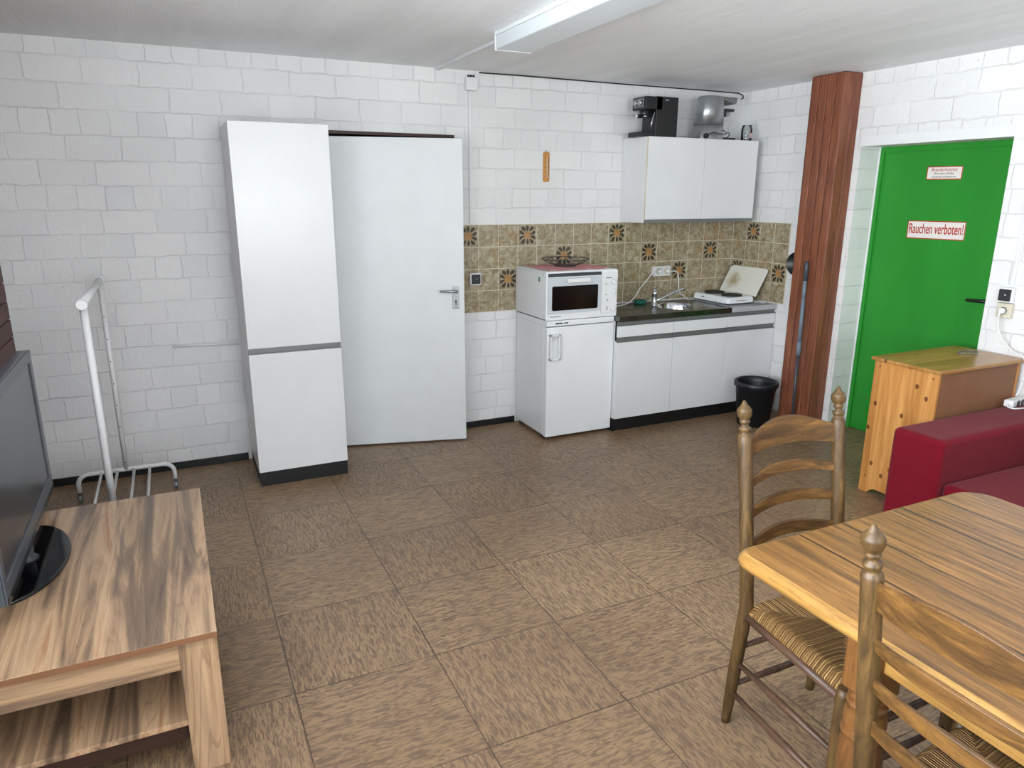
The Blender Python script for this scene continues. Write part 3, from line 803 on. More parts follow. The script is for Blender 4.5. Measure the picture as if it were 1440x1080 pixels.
# double socket with plugs over the sink
ds = thing('wall_socket', (-.735, -.0098, 1.105), 'double white socket with plugs on tiles above the sink', 'socket')
MB().box(-.082, .082, -.036, 0, -.040, .040).build('socket_frame', 'white plastic', ds, .006)
for q in (-.04, .04): MB().lathe([(.028, 0), (.027, .003), (.02, .003)], (q, -.036, 0), 18, Matrix.Rotation(PI/2, 4, 'X')).build('socket_face', 'old white plastic', ds)
def corded(name, loc, pts, label, mats=('white plastic', 'white plastic'), r=.0038):
    t = thing(name, loc, label, 'plug')
    MB().lathe([(.017, 0), (.017, .022), (.010, .036)], (0, 0, 0), 14, Matrix.Rotation(PI/2, 4, 'X')).build('plug_body', mats[0], t, smooth=True)
    MB().tube(smooth_pts(pts), r, 7).build('plug_cord', mats[1], t); return t
corded('power_plug', (-.775, -.049, 1.105), [(0, -.034, 0), (-.01, -.05, .04), (-.05, -.035, .03), (-.12, -.03, -.05), (-.19, -.03, -.12), (-.24, -.03, -.19), (-.33, -.05, -.235), (-.48, -.10, -.24), (-.66, -.16, -.240)], 'left plug in the double socket, its cord running to the mini oven')
corded('power_plug', (-.695, -.049, 1.105), [(0, -.034, 0), (.03, -.045, .0), (.085, -.03, -.01), (.10, -.03, -.06), (.10, -.04, -.14), (.115, -.05, -.19), (.15, -.04, -.20), (.19, .0, -.14), (.20, .025, -.12)][:7]+[(.19, -.05, -.236), (.28, -.02, -.238)], 'right plug in the double socket, its cord running down to the hotplate')

# two-plate electric hob with its lid up
hb = thing('hotplate', (-.275, -.255, .863), 'white two-plate electric hotplate with lid raised, on the grey worktop', 'hotplate', math.radians(1.5))
m = MB(); m.loft([[(x, y, z) for x, y in rrect(-a, a, -b_, b_, (.02,)*4)] for a, b_, z in ((.128, .198, .008), (.135, .206, .014), (.135, .206, .045), (.124, .196, .058))])
m.build('housing', 'white enamel', hb, smooth=False, bevel=.002)
for y in (-.095, .1):
    MB().lathe([(.080, .0575), (.080, .067), (.074, .071), (.03, .071), (.028, .068)], (0.0, y, 0), 32).build('cooking_plate', 'cast iron', hb)
for y in (-.10, -.155):
    m = MB().lathe([(.016, 0), (.016, .010), (.011, .014)], (-.135, y, .030), 18, Matrix.Rotation(-PI/2, 4, 'Y')); m.box(-.152, -.148, y-.002, y+.002, .018, .042)
    m.build('knob', 'white plastic', hb)
m = MB(); m.box(-.1362, -.1345, .07, .10, .032, .040); m.build('indicator_slot', 'black plastic', hb)
m = MB()
for k in range(5): m.box(-.05+k*.022, -.036+k*.022, -.2075, -.2055, .030, .035)
m.build('vent_slots', 'charcoal plastic', hb)
for x in (-.11, .11):
    for y in (-.17, .17): MB().lathe([(.010, 0), (.010, .010)], (x, y, -.0), 10).build('foot', 'black plastic', hb)
ld = MB(); ld.prism(rrect(0, .245, -.205, .205, (.004, .03, .03, .004)), 0, .010, M=Matrix.Rotation(-PI/2, 4, 'Y') @ Matrix.Identity(4))
l_ = ld.build('lid', 'lid enamel', hb, .003, loc=(.150, 0, .050)); l_.rotation_euler = (0, math.radians(30), 0)
for y in (-.15, .15):
    m = MB(); m.tube([(.135, y-.02, .05), (.135, y+.02, .05)], .007, 8); m.box(.130, .150, y-.012, y+.012, .035, .056); m.build('hinge', 'grey profile', hb)
c = MB(); c.tube(smooth_pts([(-.09, -.40, .868), (-.05, -.42, .867), (-.02, -.40, .867), (-.01, -.30, .867), (-.025, -.22, .868), (-.03, -.32, .868), (-.05, -.45, .867), (-.02, -.47, .867)]), .0035, 7)
tag(c.build('loose_cable', 'white plastic'), 'white cord lying in loops on the worktop right of the hotplate', 'cord')

# black pan hanging beside the column
pn = thing('frying_pan', (XR-.0005, -.730, 1.195), 'round black pan hanging on the wall behind the brown column', 'pan')
R_ = Matrix.Rotation(-PI/2, 4, 'Y')
MB().lathe([(.068, 0), (.072, .004), (.085, .045), (.081, .045), (.068, .008), (.0, .006)][:5]+[(.001, .008)], (0, 0, 0), 32, R_).build('pan_body', 'black plastic', pn, smooth=True)
MB().tube([(-.030, 0, .075), (-.034, 0, .12), (-.030, 0, .20)], [.010, .009, .010], 10).build('pan_handle', 'black plastic', pn)

# ------------------------------------------------------------------ wall cupboard
uc = thing('wall_cupboard', (-.617, 0, 1.496), 'white two-door wall cupboard above the sink, near the corner', 'cupboard')
UW = .513; UH = .604
m = MB(); m.box(-UW, UW, -.305, -.003, .0, UH)
m.build('body', 'white laminate', uc, .001)
for sx in (-1, 1):
    x0, x1 = (-UW, -.0018) if sx < 0 else (.0018, UW)
    d = box('door', 'white laminate', (x0, x1, -.324, -.307, .026, UH), uc, .0012)
    m = MB(); m.box(x0, x1, -.324, -.316, 0, .024); m.box(x0, x1, -.3175, -.3055, .0, .005)
    plabel(m.build('grip_profile', 'grey profile', uc), 'grey grip strip')
for xa, xb in ((-UW-.0006, -UW+.001), (-.0017, -.0005)):
    plabel(MB().box(xa, xb, -.3235, -.3075, .026, UH-.001).build('edge_band', 'cream edge', uc), 'cream edge band')

# espresso machine
UT = 2.1005
es = thing('espresso_machine', (-.975, -.20, UT), 'black espresso machine on top of the wall cupboard', 'coffee machine')
m = MB(); m.box(-.075, .118, -.085, .085, .0, .275); m.box(-.075, -.02, -.085, .085, .18, .275)
m.build('body', 'black plastic', es, .006)
box('head', 'black plastic', (-.165, -.072, -.085, .085, .185, .272), es, .006)
m = MB(); m.box(-.170, -.165, -.060, .060, .200, .262); m.build('control_panel', 'grey profile', es, .002)
MB().lathe([(.020, 0), (.018, .018)], (-.170, -.028, .231), 18, Matrix.Rotation(-PI/2, 4, 'Y')).build('dial', 'silver metal', es)
MB().lathe([(.020, 0), (.018, .018)], (-.170, .028, .231), 18, Matrix.Rotation(-PI/2, 4, 'Y')).build('dial', 'silver metal', es)
MB().lathe([(.034, .150), (.036, .156), (.036, .186)], (-.118, 0, 0), 20).build('group_head', 'charcoal plastic', es)
m = MB(); m.lathe([(.034, .134), (.036, .150)], (-.118, 0, 0), 20); m.build('filter_holder', 'chrome', es)
MB().tube([(-.140, -.02, .143), (-.175, -.04, .138), (-.225, -.06, .134)], [.008, .012, .014], 12).build('holder_handle', 'black plastic', es)
MB().lathe([(.0135, 0), (.013, .004)], (-.2245, -.06, .134), 14, Matrix.Rotation(-PI/2, 4, 'Y')).build('handle_cap', 'white plastic', es)
MB().tube([(-.080, -.07, .175), (-.092, -.085, .16), (-.110, -.09, .11), (-.118, -.09, .062)], [.006, .005, .0045, .006], 8).build('steam_pipe', 'chrome', es, smooth=True)
m = MB(); m.box(-.195, -.075, -.082, .082, 0, .034); m.build('drip_tray', 'black plastic', es, .004)
m = MB(); m.box(-.0, .03, -.0866, -.085, .248, .256); m.build('maker_mark', 'silver metal', es)
# silver pad coffee machine
pm = thing('coffee_machine', (-.49, -.185, UT), 'silver coffee machine on top of the wall cupboard, beside the glass jar', 'coffee machine')
def ell(cx, rx, ry, z, n=28, p=2.4):
    out = []
    for k in range(n):
        a = 2*PI*k/n; ca, sa = math.cos(a), math.sin(a)
        out.append((cx+rx*math.copysign(abs(ca)**(2/p), ca), ry*math.copysign(abs(sa)**(2/p), sa), z))
    return out
m = MB(); m.loft([ell(-.005, .125, .095, 0), ell(-.003, .125, .096, .01), ell(0, .116, .092, .105)]); m.build('lower_body', 'silver metal', pm, smooth=False)
m = MB(); m.loft([ell(0, .1155, .0915, .108), ell(.003, .106, .088, .22), ell(.005, .100, .084, .300), ell(.006, .088, .072, .312)]); m.build('upper_body', 'silver metal', pm)
m = MB(); m.loft([ell(0, .112, .089, .1045), ell(0, .112, .089, .1085)]); m.build('seam_ring', 'charcoal plastic', pm)
m = MB().prism([(.02, .312), (.215, .312), (.222, .300), (.212, .268), (.19, .262), (.10, .285)], -.055, .055, M=FRONT); m.build('brew_head', 'grey profile', pm, .006)
m = MB().prism([(.108, .170), (.105, .215), (.125, .232), (.215, .232), (.215, .212), (.140, .208), (.138, .180), (.13, .170)], -.035, .035, M=FRONT); m.build('spout_arm', 'charcoal plastic', pm, .004)
box('spout', 'silver metal', (.14, .185, -.025, .025, .180, .205), pm, .004)
m = MB(); m.box(.10, .225, -.06, .06, 0, .022); m.build('drip_tray', 'charcoal plastic', pm, .004)
cp = thing('plug_cable', (-.62, -.314, UT+.012), 'black cable with plug lying in front of the silver coffee machine', 'cable')
MB().lathe([(.019, 0), (.019, .02), (.010, .03)], (0, 0, .008), 16, Matrix.Rotation(PI/2, 4, 'X')).build('plug_body', 'black plastic', cp)
m = MB().tube(smooth_pts([(.01, -.004, .01), (.05, .005, .026), (.10, .012, .034), (.15, .01, .026), (.20, .012, .03), (.235, .02, .040), (.255, .03, .028), (.235, .03, .004), (.22, .035, -.006)]), .0035, 8)
m.build('cord', 'dark fabric wire', cp)
m = MB().tube(smooth_pts([(.215, .02, .034), (.21, .035, .052), (.195, .05, .060)]), .003, 8); m.build('cord_end', 'dark fabric wire', cp)
jr = thing('glass_jar', (-.152, -.235, UT), 'small clear glass jar on the wall cupboard near the corner', 'jar')
MB().lathe([(.034, 0), (.040, .004), (.042, .02), (.042, .09), (.036, .102), (.036, .118), (.033, .118), (.033, .102), (.038, .088), (.038, .02), (.033, .008), (.001, .007)], (0, 0, 0), 24, caps=False).build('jar_body', 'jar glass', jr, smooth=True)
m = MB().box(-.012, .022, -.0432, -.0415, .025, .06); plabel(m.build('jar_label', 'faded pink', jr), 'faded pink label')

# ------------------------------------------------------------------ bucket, broom
bk = thing('bucket', (-.385, -.815, 0), 'round black plastic bucket on the floor before the base cabinets', 'bucket')
MB().lathe([(.112, 0), (.118, .004), (.148, .300), (.160, .302), (.162, .335), (.156, .340), (.146, .338), (.143, .30), (.113, .012), (.001, .010)], (0, 0, 0), 40, caps=False).build('bucket_body', 'bin plastic', bk, smooth=True)
MB().tube([(.163*math.cos(a), .163*math.sin(a)-.0, .318) for a in [PI*1.02+k*PI*.96/16 for k in range(17)]], .0035, 6).build('bucket_bail', 'black plastic', bk)
brm = thing('broom', (-.175, -1.005, 0), 'grey-blue broom leaning upright against the brown column', 'broom')
MB().tube([(-.045, -.035, .07), (-.036, -.022, .33), (-.028, -.012, .56)], .0105, 10).build('lower_pole', 'dark tube', brm, smooth=True)
MB().tube([(-.028, -.012, .56), (-.026, -.008, .66)], .016, 12).build('joint', 'blue grey tube', brm, smooth=True)
MB().tube([(-.026, -.008, .66), (-.008, .014, .98)], .0135, 12).build('middle_pole', 'blue grey tube', brm, smooth=True)
MB().tube([(-.008, .014, .98), (-.006, .017, 1.02), (-.003, .02, 1.11)], [.010, .014, .014], 12).build('upper_joint', 'blue grey tube', brm, smooth=True)
MB().tube([(-.003, .02, 1.10), (.006, .03, 1.215), (.007, .032, 1.24)], [.015, .016, .010], 12).build('grip', 'dark tube', brm, smooth=True)
MB().box(-.075, -.015, -.135, .07, .030, .072).build('broom_head', 'dark tube', brm, .01, 3)
m = MB()
for i in range(14):
    for j in range(3): m.tube([(-.062+j*.017, -.125+i*.0142, .035), (-.064+j*.019, -.130+i*.0150, .0)], .004, 5)
plabel(m.build('bristles', 'bin plastic', brm), 'dark bristles')

# ------------------------------------------------------------------ pine chest
ch = thing('pine_chest', (-.72, -2.43, 0), 'pine chest with knotty side and brown back panel behind the red sofa', 'chest')
CW = .70; CDp = .385
prof = [(0, 0), (.055, 0), (.075, .022), (.105, .035), (.28, .035), (.31, .022), (.33, 0), (CDp, 0), (CDp, .792), (0, .792)]
Mx = Matrix(((0, 0, 1, 0), (1, 0, 0, 0), (0, 1, 0, 0), (0, 0, 0, 1)))
m = MB(); m.prism(prof, 0, .018, M=Mx); m.build('side_panel', 'pine', ch, .002)
m = MB(); m.prism(prof, CW-.018, CW, M=Mx); m.build('side_panel', 'pine', ch, .002)
plabel(box('back_panel', 'hardboard', (.018, CW-.018, .004, .010, .05, .79), ch), 'brown hardboard back')
box('front_panel', 'pine', (.018, CW-.018, CDp-.02, CDp-.002, .05, .79), ch, .002)
box('bottom_panel', 'pine', (.018, CW-.018, .012, CDp-.02, .05, .068), ch)
box('top', 'pine top', (-.016, CW+.02, -.016, CDp+.018, .792, .812), ch, .005, 3)
m = MB()
for y_, z_ in ((.03, .762), (.35, .762), (.03, .10), (.35, .10), (.03, .43), (.35, .55)): m.lathe([(.0042, 0), (.0042, .002)], (0, y_, z_), 10, Matrix.Rotation(-PI/2, 4, 'Y'))
plabel(m.build('screw_caps', 'brown frame', ch), 'small brown screw caps')
m = MB(); pts = []
for k in range(41):
    a = 2*PI*k/20; r = .055+.004*math.sin(k*.9); pts.append((r*math.cos(a)*1.1, r*.75*math.sin(a), .003+.004*(k/40)+.003*(1+math.sin(k*.5))))
m.tube(pts, .0028, 6)
tag(m.build('wire_ring', 'grey profile', None, smooth=True, loc=(-.165, -2.215, .8125)), 'coiled loop of grey wire lying on top of the pine chest', 'wire')

# ------------------------------------------------------------------ red sofa
so = thing('sofa', (-.02, -2.44, 0), 'dark red fabric sofa with square armrest beside the pine chest', 'sofa')
def cushion(name, d, r=.035, parent=so):
    return MB().box(*d).build(name, 'red fabric', parent, r, 5)
cushion('armrest', (-1.035, -.005, -.275, -.004, .03, .560), .035)
cushion('armrest', (-1.035, -.005, -2.35, -2.08, .03, .560), .035)
cushion('base_frame', (-.995, -.01, -2.078, -.277, .03, .235), .015)
cushion('backrest', (-.22, -.008, -2.078, -.277, .236, .76), .05)
for i, y0 in enumerate((-2.074, -1.475, -.877)): cushion('seat_cushion', (-1.0, -.222, y0, y0+.596, .237, .345), .03)
for x in (-.98, -.07):
    for y in (-2.3, -.06): MB().lathe([(.022, 0), (.026, .03)], (x, y, 0), 14).build('foot', 'black plastic', so)
ps = thing('power_strip', (-.10, -2.475, .5605), 'white power strip with sockets lying on the sofa armrest', 'power strip', math.radians(6))
MB().box(-.055, .30, -.026, .026, 0, .040).build('strip_body', 'white plastic', ps, .008, 3)
for q in (0.0, .046, .092):
    m = MB().lathe([(.018, 0), (.0185, .001)], (q, -.0262, .020), 18, Matrix.Rotation(PI/2, 4, 'X'))
    m.build('socket_opening', 'charcoal plastic', ps)
ps.location = (-.115, -2.480, .5605)
for ch_ in list(ps.children):
    pass
m = MB().tube(smooth_pts([(-.055, 0, .02), (-.085, -.012, .012), (-.075, -.04, .0055), (-.02, -.062, .0055), (.05, -.070, .0055), (.078, -.072, .0055)]), .0042, 8)
m.build('strip_cord', 'white plastic', ps)
# keep the strip inside the room
for o_ in ps.children:
    if o_.name.startswith('strip_body'):
        for v in o_.data.vertices:
            if v.co.x > .2: v.co.x = .125
# ------------------------------------------------------------------ farmhouse table
TX0, TX1, TY0, TY1, TZ = -3.015, -2.005, -5.25, -3.425, .780
tb = thing('dining_table', (0, 0, 0), 'rustic oak dining table with rounded plank top and turned legs', 'table')
m = MB(); rr_ = []
for ins, z in ((.020, TZ-.046), (.006, TZ-.040), (.0, TZ-.028), (.001, TZ-.016), (.008, TZ-.005), (.018, TZ)):
    rr_.append([(x, y, z) for x, y in rrect(TX0+ins, TX1-ins, TY0+ins, TY1-ins, (.05-ins*.5, .09-ins*.5, .09-ins*.5, .05-ins*.5), 8)])
vr = [m.ring(r) for r in rr_]
for a, b_ in zip(vr, vr[1:]): m.bridge(a, b_)
m.cap(vr[0], True); m.cap(vr[-1])
tt = m.build('tabletop', ['table oak', 'table edge'], tb)
for p_ in tt.data.polygons:
    if abs(p_.normal.z) < .97: p_.material_index = 1; p_.use_smooth = True
AX0, AX1, AY0, AY1 = -2.925, -2.095, -4.87, -3.735
m = MB(); m.box(AX0+.02, AX0+.045, AY0+.04, AY1-.04, TZ-.15, TZ-.046); m.build('apron', 'table edge', tb, .003)
m = MB(); m.box(AX1-.045, AX1-.02, AY0+.04, AY1-.04, TZ-.15, TZ-.046); m.build('apron', 'table edge', tb, .003)
m = MB(); m.box(AX0+.04, AX1-.04, AY1-.045, AY1-.02, TZ-.15, TZ-.046); m.build('apron', 'table edge', tb, .003)
m = MB(); m.box(AX0+.04, AX1-.04, AY0+.02, AY0+.045, TZ-.15, TZ-.046); m.build('apron', 'table edge', tb, .003)
lp = [(.024, 0), (.032, .01), (.036, .05), (.028, .075), (.030, .09), (.036, .12), (.045, .20), (.052, .29), (.053, .36), (.050, .40), (.047, .418), (.052, .424), (.052, .432), (.046, .440), (.050, .462), (.048, .484), (.040, .500), (.047, .506), (.047, .514), (.039, .520), (.045, .530), (.045, .538), (.040, .545)]
for x, y in ((AX0+.046, AY1-.046), (AX1-.046, AY1-.046), (AX0+.046, AY0+.046), (AX1-.046, AY0+.046)):
    m = MB(); m.lathe(lp, (0, 0, 0), 28)
    o_ = m.build('leg', 'turned leg wood', tb, smooth=False, loc=(x, y, 0))
    b2 = MB().box(-.046, .046, -.046, .046, .545, TZ-.046).build('leg_block', 'turned leg wood', o_, .006)

# ------------------------------------------------------------------ ladder-back rush chairs
def post_x(z, side):      # rear post x at height z
    return side*(.194+.004*(z-.4))
def post_y(z):            # rear post y: back leans away above the seat
    if z < .46: return .20+.045*(.46-z)/.46
    return .20+.085*((z-.46)/.64)**1.1
def make_chair(label):
    t = thing('rush_seat_chair', (0, 0, 0), label, 'chair')
    R = .0215
    for s_ in (-1, 1):
        pts = []; rs = []
        prof = [(0, .014), (.02, .015), (.10, .018), (.20, .020), (.36, R), (.46, R), (.60, R), (.80, R), (.97, R), (.992, R), (1.0, .019), (1.004, .0145), (1.010, .0145), (1.016, .0185), (1.022, .0185), (1.027, .011), (1.033, .0105), (1.038, .0150), (1.043, .0150), (1.046, .012), (1.052, .018), (1.062, .0222), (1.070, .0215), (1.073, .0225), (1.080, .019), (1.088, .0125), (1.092, .009), (1.096, .0075), (1.101, .0055), (1.104, .003)]
        for z, r in prof:
            pts.append((post_x(z, s_), post_y(z), z)); rs.append(r)
        MB().tube(pts, rs, 18).build('rear_post', 'chair wood', t)
        MB().tube([(s_*.235, -.20, 0), (s_*.236, -.202, .10), (s_*.238, -.205, .33), (s_*.240, -.206, .44), (s_*.240, -.206, .462)], [.013, .018, .0205, .0205, .016], 16).build('front_leg', 'chair wood', t)
        for z0, z1 in ((.245, .255), (.125, .135)):
            MB().tube([(post_x(z0, s_), post_y(z0), z0), (s_*.218, 0, (z0+z1)/2), (s_*.238, -.203, z1)], [.008, .0115, .008], 10).build('stretcher', 'rung wood', t, smooth=True)
        MB().tube([(post_x(.42, s_), post_y(.42), .425), (s_*.239, -.205, .425)], .014, 10).build('seat_rail', 'rung wood', t, smooth=True)
    for z in (.300, .150): MB().tube([(post_x(z, -1), post_y(z), z), (0, post_y(z), z), (post_x(z, 1), post_y(z), z)], [.008, .0115, .008], 10).build('stretcher', 'rung wood', t, smooth=True)
    for z in (.30, .17): MB().tube([(-.237, -.203, z), (0, -.203, z), (.237, -.203, z)], [.008, .012, .008], 10).build('stretcher', 'rung wood', t, smooth=True)
    for zb, zt, arch, archb in ((.925, .985, .040, .012), (.830, .860, .020, .012), (.733, .765, .020, .012), (.627, .662, .020, .012)):
        m = MB(); n = 14; rings = []
        for i in range(n+1):
            u = -1+2*i/n; x = u*(.194-.008); bow = .036*(1-u*u); a = max(0, 1-u*u)**1.5; th_ = .006
            z0 = zb+archb*(1-u*u); z1 = zt+arch*a
            y0 = post_y(z0)+bow; y1 = post_y(z1)+bow
            rings.append([(x, y0-th_, z0), (x, y0+th_, z0), (x, y1+th_, z1-.002), (x, y1, z1+.001), (x, y1-th_, z1-.002)])
        m.loft(rings); m.build('back_slat', 'slat wood', t, .0015, 2)
    # rush seat: pillowed trapezoid, four triangles meeting in the middle
    m = MB(); N = 20; top = []; bot = []
    for j in range(N+1):
        v = -1+2*j/N; y = v*.202; hw = .242-(v+1)/2*.045; rt, rb2 = [], []
        for i in range(N+1):
            u = -1+2*i/N; e = max(abs(u), abs(v)); valley = abs(abs(u)-abs(v))
            edge_ = math.sqrt(max(0, 1-max(0, (e-.86)/.14)**2))
            z = .452+.020*edge_-.010*(1-e)-.004*math.exp(-valley*14)
            zbm = .430-.016*edge_
            rt.append(m.bm.verts.new((u*hw, y, z if e < 1 else .446))); rb2.append(m.bm.verts.new((u*hw, y, zbm if e < 1 else .440)))
        top.append(rt); bot.append(rb2)
    for A, fl in ((top, 0), (bot, 1)):
        for j in range(N):
            for i in range(N):
                q = (A[j][i], A[j][i+1], A[j+1][i+1], A[j+1][i]); m.bm.faces.new(q[::-1] if fl else q)
    ed = [(0, i) for i in range(N+1)]+[(j, N) for j in range(1, N+1)]+[(N, i) for i in range(N-1, -1, -1)]+[(j, 0) for j in range(N-1, 0, -1)]
    for a, b_ in zip(ed, ed[1:]+ed[:1]): m.bm.faces.new((top[a[0]][a[1]], bot[a[0]][a[1]], bot[b_[0]][b_[1]], top[b_[0]][b_[1]]))
    plabel(m.build('seat', 'rush', t, smooth=True), 'woven rush seat')
    return t
chair = make_chair('ladder-back wooden chair with rush seat at the far end of the table')
chair.location = (-2.590, -3.475, 0); chair.rotation_euler = (0, 0, math.radians(0))
c2 = copy_tree(chair)
c2['label'] = 'ladder-back wooden chair in the foreground on the near long side of the table'
chair['group'] = c2['group'] = 'ladder-back chairs around the table'
C2ROT = 90
c2.location = (-2.870, -4.125, 0); c2.rotation_euler = (0, 0, math.radians(C2ROT))

# ------------------------------------------------------------------ TV stand
SXL, SXR, SYN, SYF, SH = -5.10, -4.287, -2.745, -1.600, .475
sd = thing('tv_stand', (0, 0, 0), 'low wood-look TV stand with lower shelf in the left foreground', 'tv stand')
box('top_board', 'laminate long', (SXL, SXR, SYN, SYF, SH-.020, SH), sd, .0015)
box('edge_band', 'edge brown', (SXL, SXR, SYN-.0012, SYN-.0001, SH-.0195, SH-.0012), sd)
for x0, x1 in ((SXR-.105, SXR-.002), (SXL+.002, SXL+.105)):
    for y0, y1 in ((SYN+.018, SYN+.065), (SYF-.065, SYF-.018)):
        box('leg', 'laminate upright', (x0, x1, y0, y1, 0, SH-.032), sd, .002)
m = MB(); m.box(SXL+.105, SXR-.105, SYN+.022, SYN+.042, .360, SH-.021); m.build('apron', 'laminate across', sd, .002)
m = MB(); m.box(SXL+.105, SXR-.105, SYF-.042, SYF-.022, .360, SH-.021); m.build('apron', 'laminate across', sd, .002)
for xa in (SXL+.01, SXR-.03):
    m = MB(); m.box(xa, xa+.02, SYN+.066, SYF-.066, .360, SH-.021); m.build('apron', 'laminate long', sd, .002)
box('leg_spacer', 'brown frame', (SXR-.10, SXR-.01, SYN+.022, SYN+.060, SH-.032, SH-.020), sd)
box('leg_spacer', 'brown frame', (SXL+.01, SXL+.10, SYN+.022, SYN+.060, SH-.032, SH-.020), sd)
box('back_panel', 'laminate long', (SXL+.012, SXL+.028, SYN+.066, SYF-.066, .03, .359), sd)  # unseen panel, added to keep window light off the shelf
box('shading_end_panel', 'laminate across', (SXL+.106, SXR-.106, SYF-.045, SYF-.030, .03, .359), sd)  # unseen too: closes the far end, added so the shelf gets darker
box('shelf', 'laminate long', (SXL+.03, SXR-.04, SYN+.045, SYF-.047, .153, .172), sd, .0015)
m = MB(); m.box(SXL+.11, SXR-.11, SYN+.075, SYN+.093, .085, .150); m.build('shelf_rail', 'brown frame', sd, .002)

tv = thing('television', (-4.842, -2.01, SH), 'flat black television on an oval glass foot on the TV stand', 'television')
m = MB(); m.box(-.022, .016, -.475, .475, .070, .640); m.build('cabinet', 'tv bezel', tv, .006, 3)
m = MB(); m.box(-.055, -.022, -.33, .33, .15, .56); m.build('rear_housing', 'black plastic', tv, .012, 3)
fm = MB(); fz0, fz1 = .070, .640; ix0, ix1, iz0, iz1 = -.445, .430, .135, .600
fm.box(.0155, .022, -.475, .475, fz0, iz0); fm.box(.0155, .022, -.475, .475, iz1, fz1); fm.box(.0155, .022, -.475, ix0, iz0, iz1); fm.box(.0155, .022, ix1, .475, iz0, iz1)
fm.build('bezel', 'tv bezel', tv, .002)
box('screen', 'tv screen', (.016, .0175, ix0, ix1, iz0, iz1), tv)
box('speaker_strip', 'glossy black', (.0215, .024, -.470, .470, .072, .092), tv, .001)
m = MB(); m.lathe([(.036, .012), (.034, .018), (.024, .024), (.024, .085)], (-.005, -.04, 0), 20); m.build('neck', 'charcoal plastic', tv, smooth=True)
m = MB(); m.loft([[(-.03+rx*math.cos(2*PI*k/48), -.04+ry*math.sin(2*PI*k/48), z) for k in range(48)] for rx, ry, z in ((.150, .292, 0), (.153, .296, .004), (.150, .293, .010), (.146, .288, .012))])
plabel(m.build('foot', 'glossy black', tv), 'oval black glass foot')

# ------------------------------------------------------------------ clothes rack
rk = thing('clothes_rack', (-4.655, -.78, 0), 'white tubular clothes rack on casters behind the TV stand', 'clothes rack')
for yy in (.44, -.44):
    hw = .245; zz = .165
    pts = [(-hw, yy, .065), (-hw, yy, .11)]
    for k in range(1, 6): a = k/5*PI/2; pts.append((-hw+.055*(1-math.cos(a)), yy, .11+.055*math.sin(a)))
    pts += [(0, yy, zz)]
    pts += [(-p[0], p[1], p[2]) for p in pts[::-1][1:]]
    MB().tube(pts, .0125, 12).build('foot_bar', 'white tube', rk, smooth=True)
    for sx in (-1, 1):
        MB().lathe([(.006, .055), (.006, .07)], (sx*hw, yy, 0), 8).build('caster', 'chrome', rk)
        w_ = MB().lathe([(.024, -.009), (.026, -.006), (.026, .006), (.024, .009)], (sx*hw, yy+.012, .0262), 18, Matrix.Rotation(PI/2, 4, 'Y'))
        w_.box(sx*hw-.013, sx*hw-.010, yy-.01, yy+.02, .022, .06); w_.box(sx*hw+.010, sx*hw+.013, yy-.01, yy+.02, .022, .06)
        w_.build('caster_wheel', 'grey profile', rk)
for x in (-.125, -.045, .04, .12):
    MB().tube([(x, -.44, .163), (x, .44, .163)], .008, 10).build('shelf_rod', 'white tube', rk, smooth=True)
for yy, r in ((-.44, .016), (.44, .0135)):
    u = MB().tube([(0, yy, .165), (0, yy, 1.222)], r, 14).build('upright', 'white tube', rk, smooth=True)
    if yy > 0:
        m = MB()
        for k in range(7): m.lathe([(.0035, 0), (.0035, .0012)], (0, yy-r-.0002, .30+k*.125 if k else .21), 8, Matrix.Rotation(PI/2, 4, 'X'))
        m.build('adjusting_holes', 'charcoal plastic', rk)
MB().tube([(0, -.47, 1.240), (0, .47, 1.240)], .018, 16).build('hanging_rail', 'white tube', rk, smooth=True)
for yy in (-.48, .475):
    m = MB().lathe([(.021, -.012), (.0225, -.008), (.0225, .008), (.021, .012)], (0, yy, 1.240), 20, Matrix.Rotation(PI/2, 4, 'X')); m.build('end_knob', 'white tube', rk)
for yy in (-.44, .44): MB().lathe([(.0115, 1.21), (.0115, 1.235)], (0, yy, 0), 12).build('rail_bracket', 'silver metal', rk)

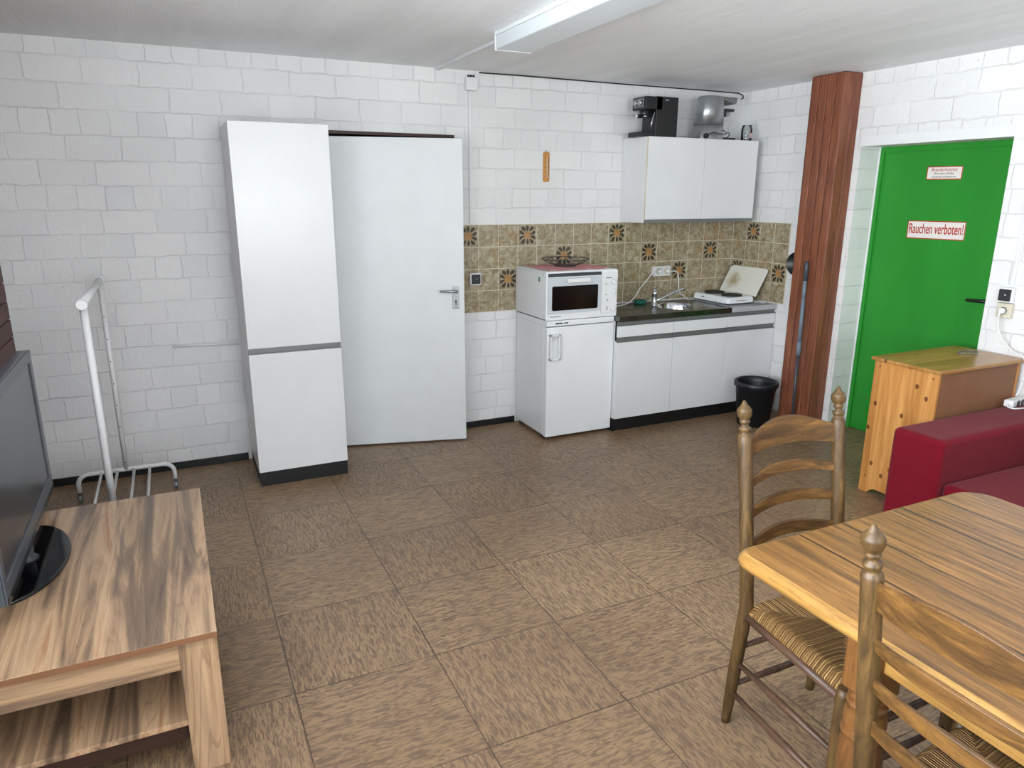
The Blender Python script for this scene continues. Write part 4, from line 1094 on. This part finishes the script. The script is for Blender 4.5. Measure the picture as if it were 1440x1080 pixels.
# ------------------------------------------------------------------ light
w = D.worlds.new('World'); bpy.context.scene.world = w; w.use_nodes = True
bg = w.node_tree.nodes['Background']; bg.inputs[0].default_value = (.80, .90, 1.0, 1); bg.inputs[1].default_value = 1.2
def area(name, loc, rot, sx, sy, power, col):
    l = D.lights.new(name, 'AREA'); l.shape = 'RECTANGLE'; l.size = sx; l.size_y = sy; l.energy = power; l.color = col
    o = D.objects.new(name, l); COL.objects.link(o); o.location = loc; o.rotation_euler = rot
    return o
LC, FC = (XL-.27, (WY0+WY1)/2, (WZ0+WZ1)/2), ((FX0+FX1)/2, YN-.36, (WZ0+WZ1)/2)
# each window: light from the sky travels down into the room, an added upward fill lamp brightens the ceiling
area('sky_light_left', LC, (0, -math.radians(68), 0), 1.25, WY1-WY0, 160, (.90, .95, 1.0)).data.spread = math.radians(150)
area('ceiling_fill_left', (LC[0]-.02, LC[1], LC[2]), (0, -math.radians(128), 0), 1.25, WY1-WY0, 290, (.94, .97, 1.0)).data.spread = math.radians(150)
area('sky_light_front', FC, (math.radians(60), 0, 0), FX1-FX0, 1.25, 16, (.92, .96, 1.0)).data.spread = math.radians(140)
area('ceiling_fill_front', (FC[0], FC[1]-.02, FC[2]), (math.radians(125), 0, 0), FX1-FX0, 1.25, 140, (.95, .98, 1.0)).data.spread = math.radians(130)

# ------------------------------------------------------------------ camera
sc = bpy.context.scene
cam = D.cameras.new('Camera'); co = D.objects.new('Camera', cam); COL.objects.link(co)
cam.sensor_width = 36; cam.lens = 1001.0533/1440*36; cam.clip_start = .02
yw, pt, rl = math.radians(-25.3084), math.radians(-14.917), math.radians(.1988)
fw = Vector((-math.sin(yw)*math.cos(pt), math.cos(yw)*math.cos(pt), math.sin(pt)))
rt = Vector((math.cos(yw), math.sin(yw), 0)); up = rt.cross(fw)
r2 = rt*math.cos(rl)+up*math.sin(rl); u2 = up*math.cos(rl)-rt*math.sin(rl)
M = Matrix((r2, u2, -fw)).transposed().to_4x4(); M.translation = Vector((-4.289, -4.7406, 1.6967))
co.matrix_world = M; sc.camera = co
sc.view_settings.view_transform = 'Standard'; sc.view_settings.look = 'None'; sc.view_settings.gamma = 1
sc.view_settings.use_curve_mapping = False; sc.view_settings.exposure = -0.36
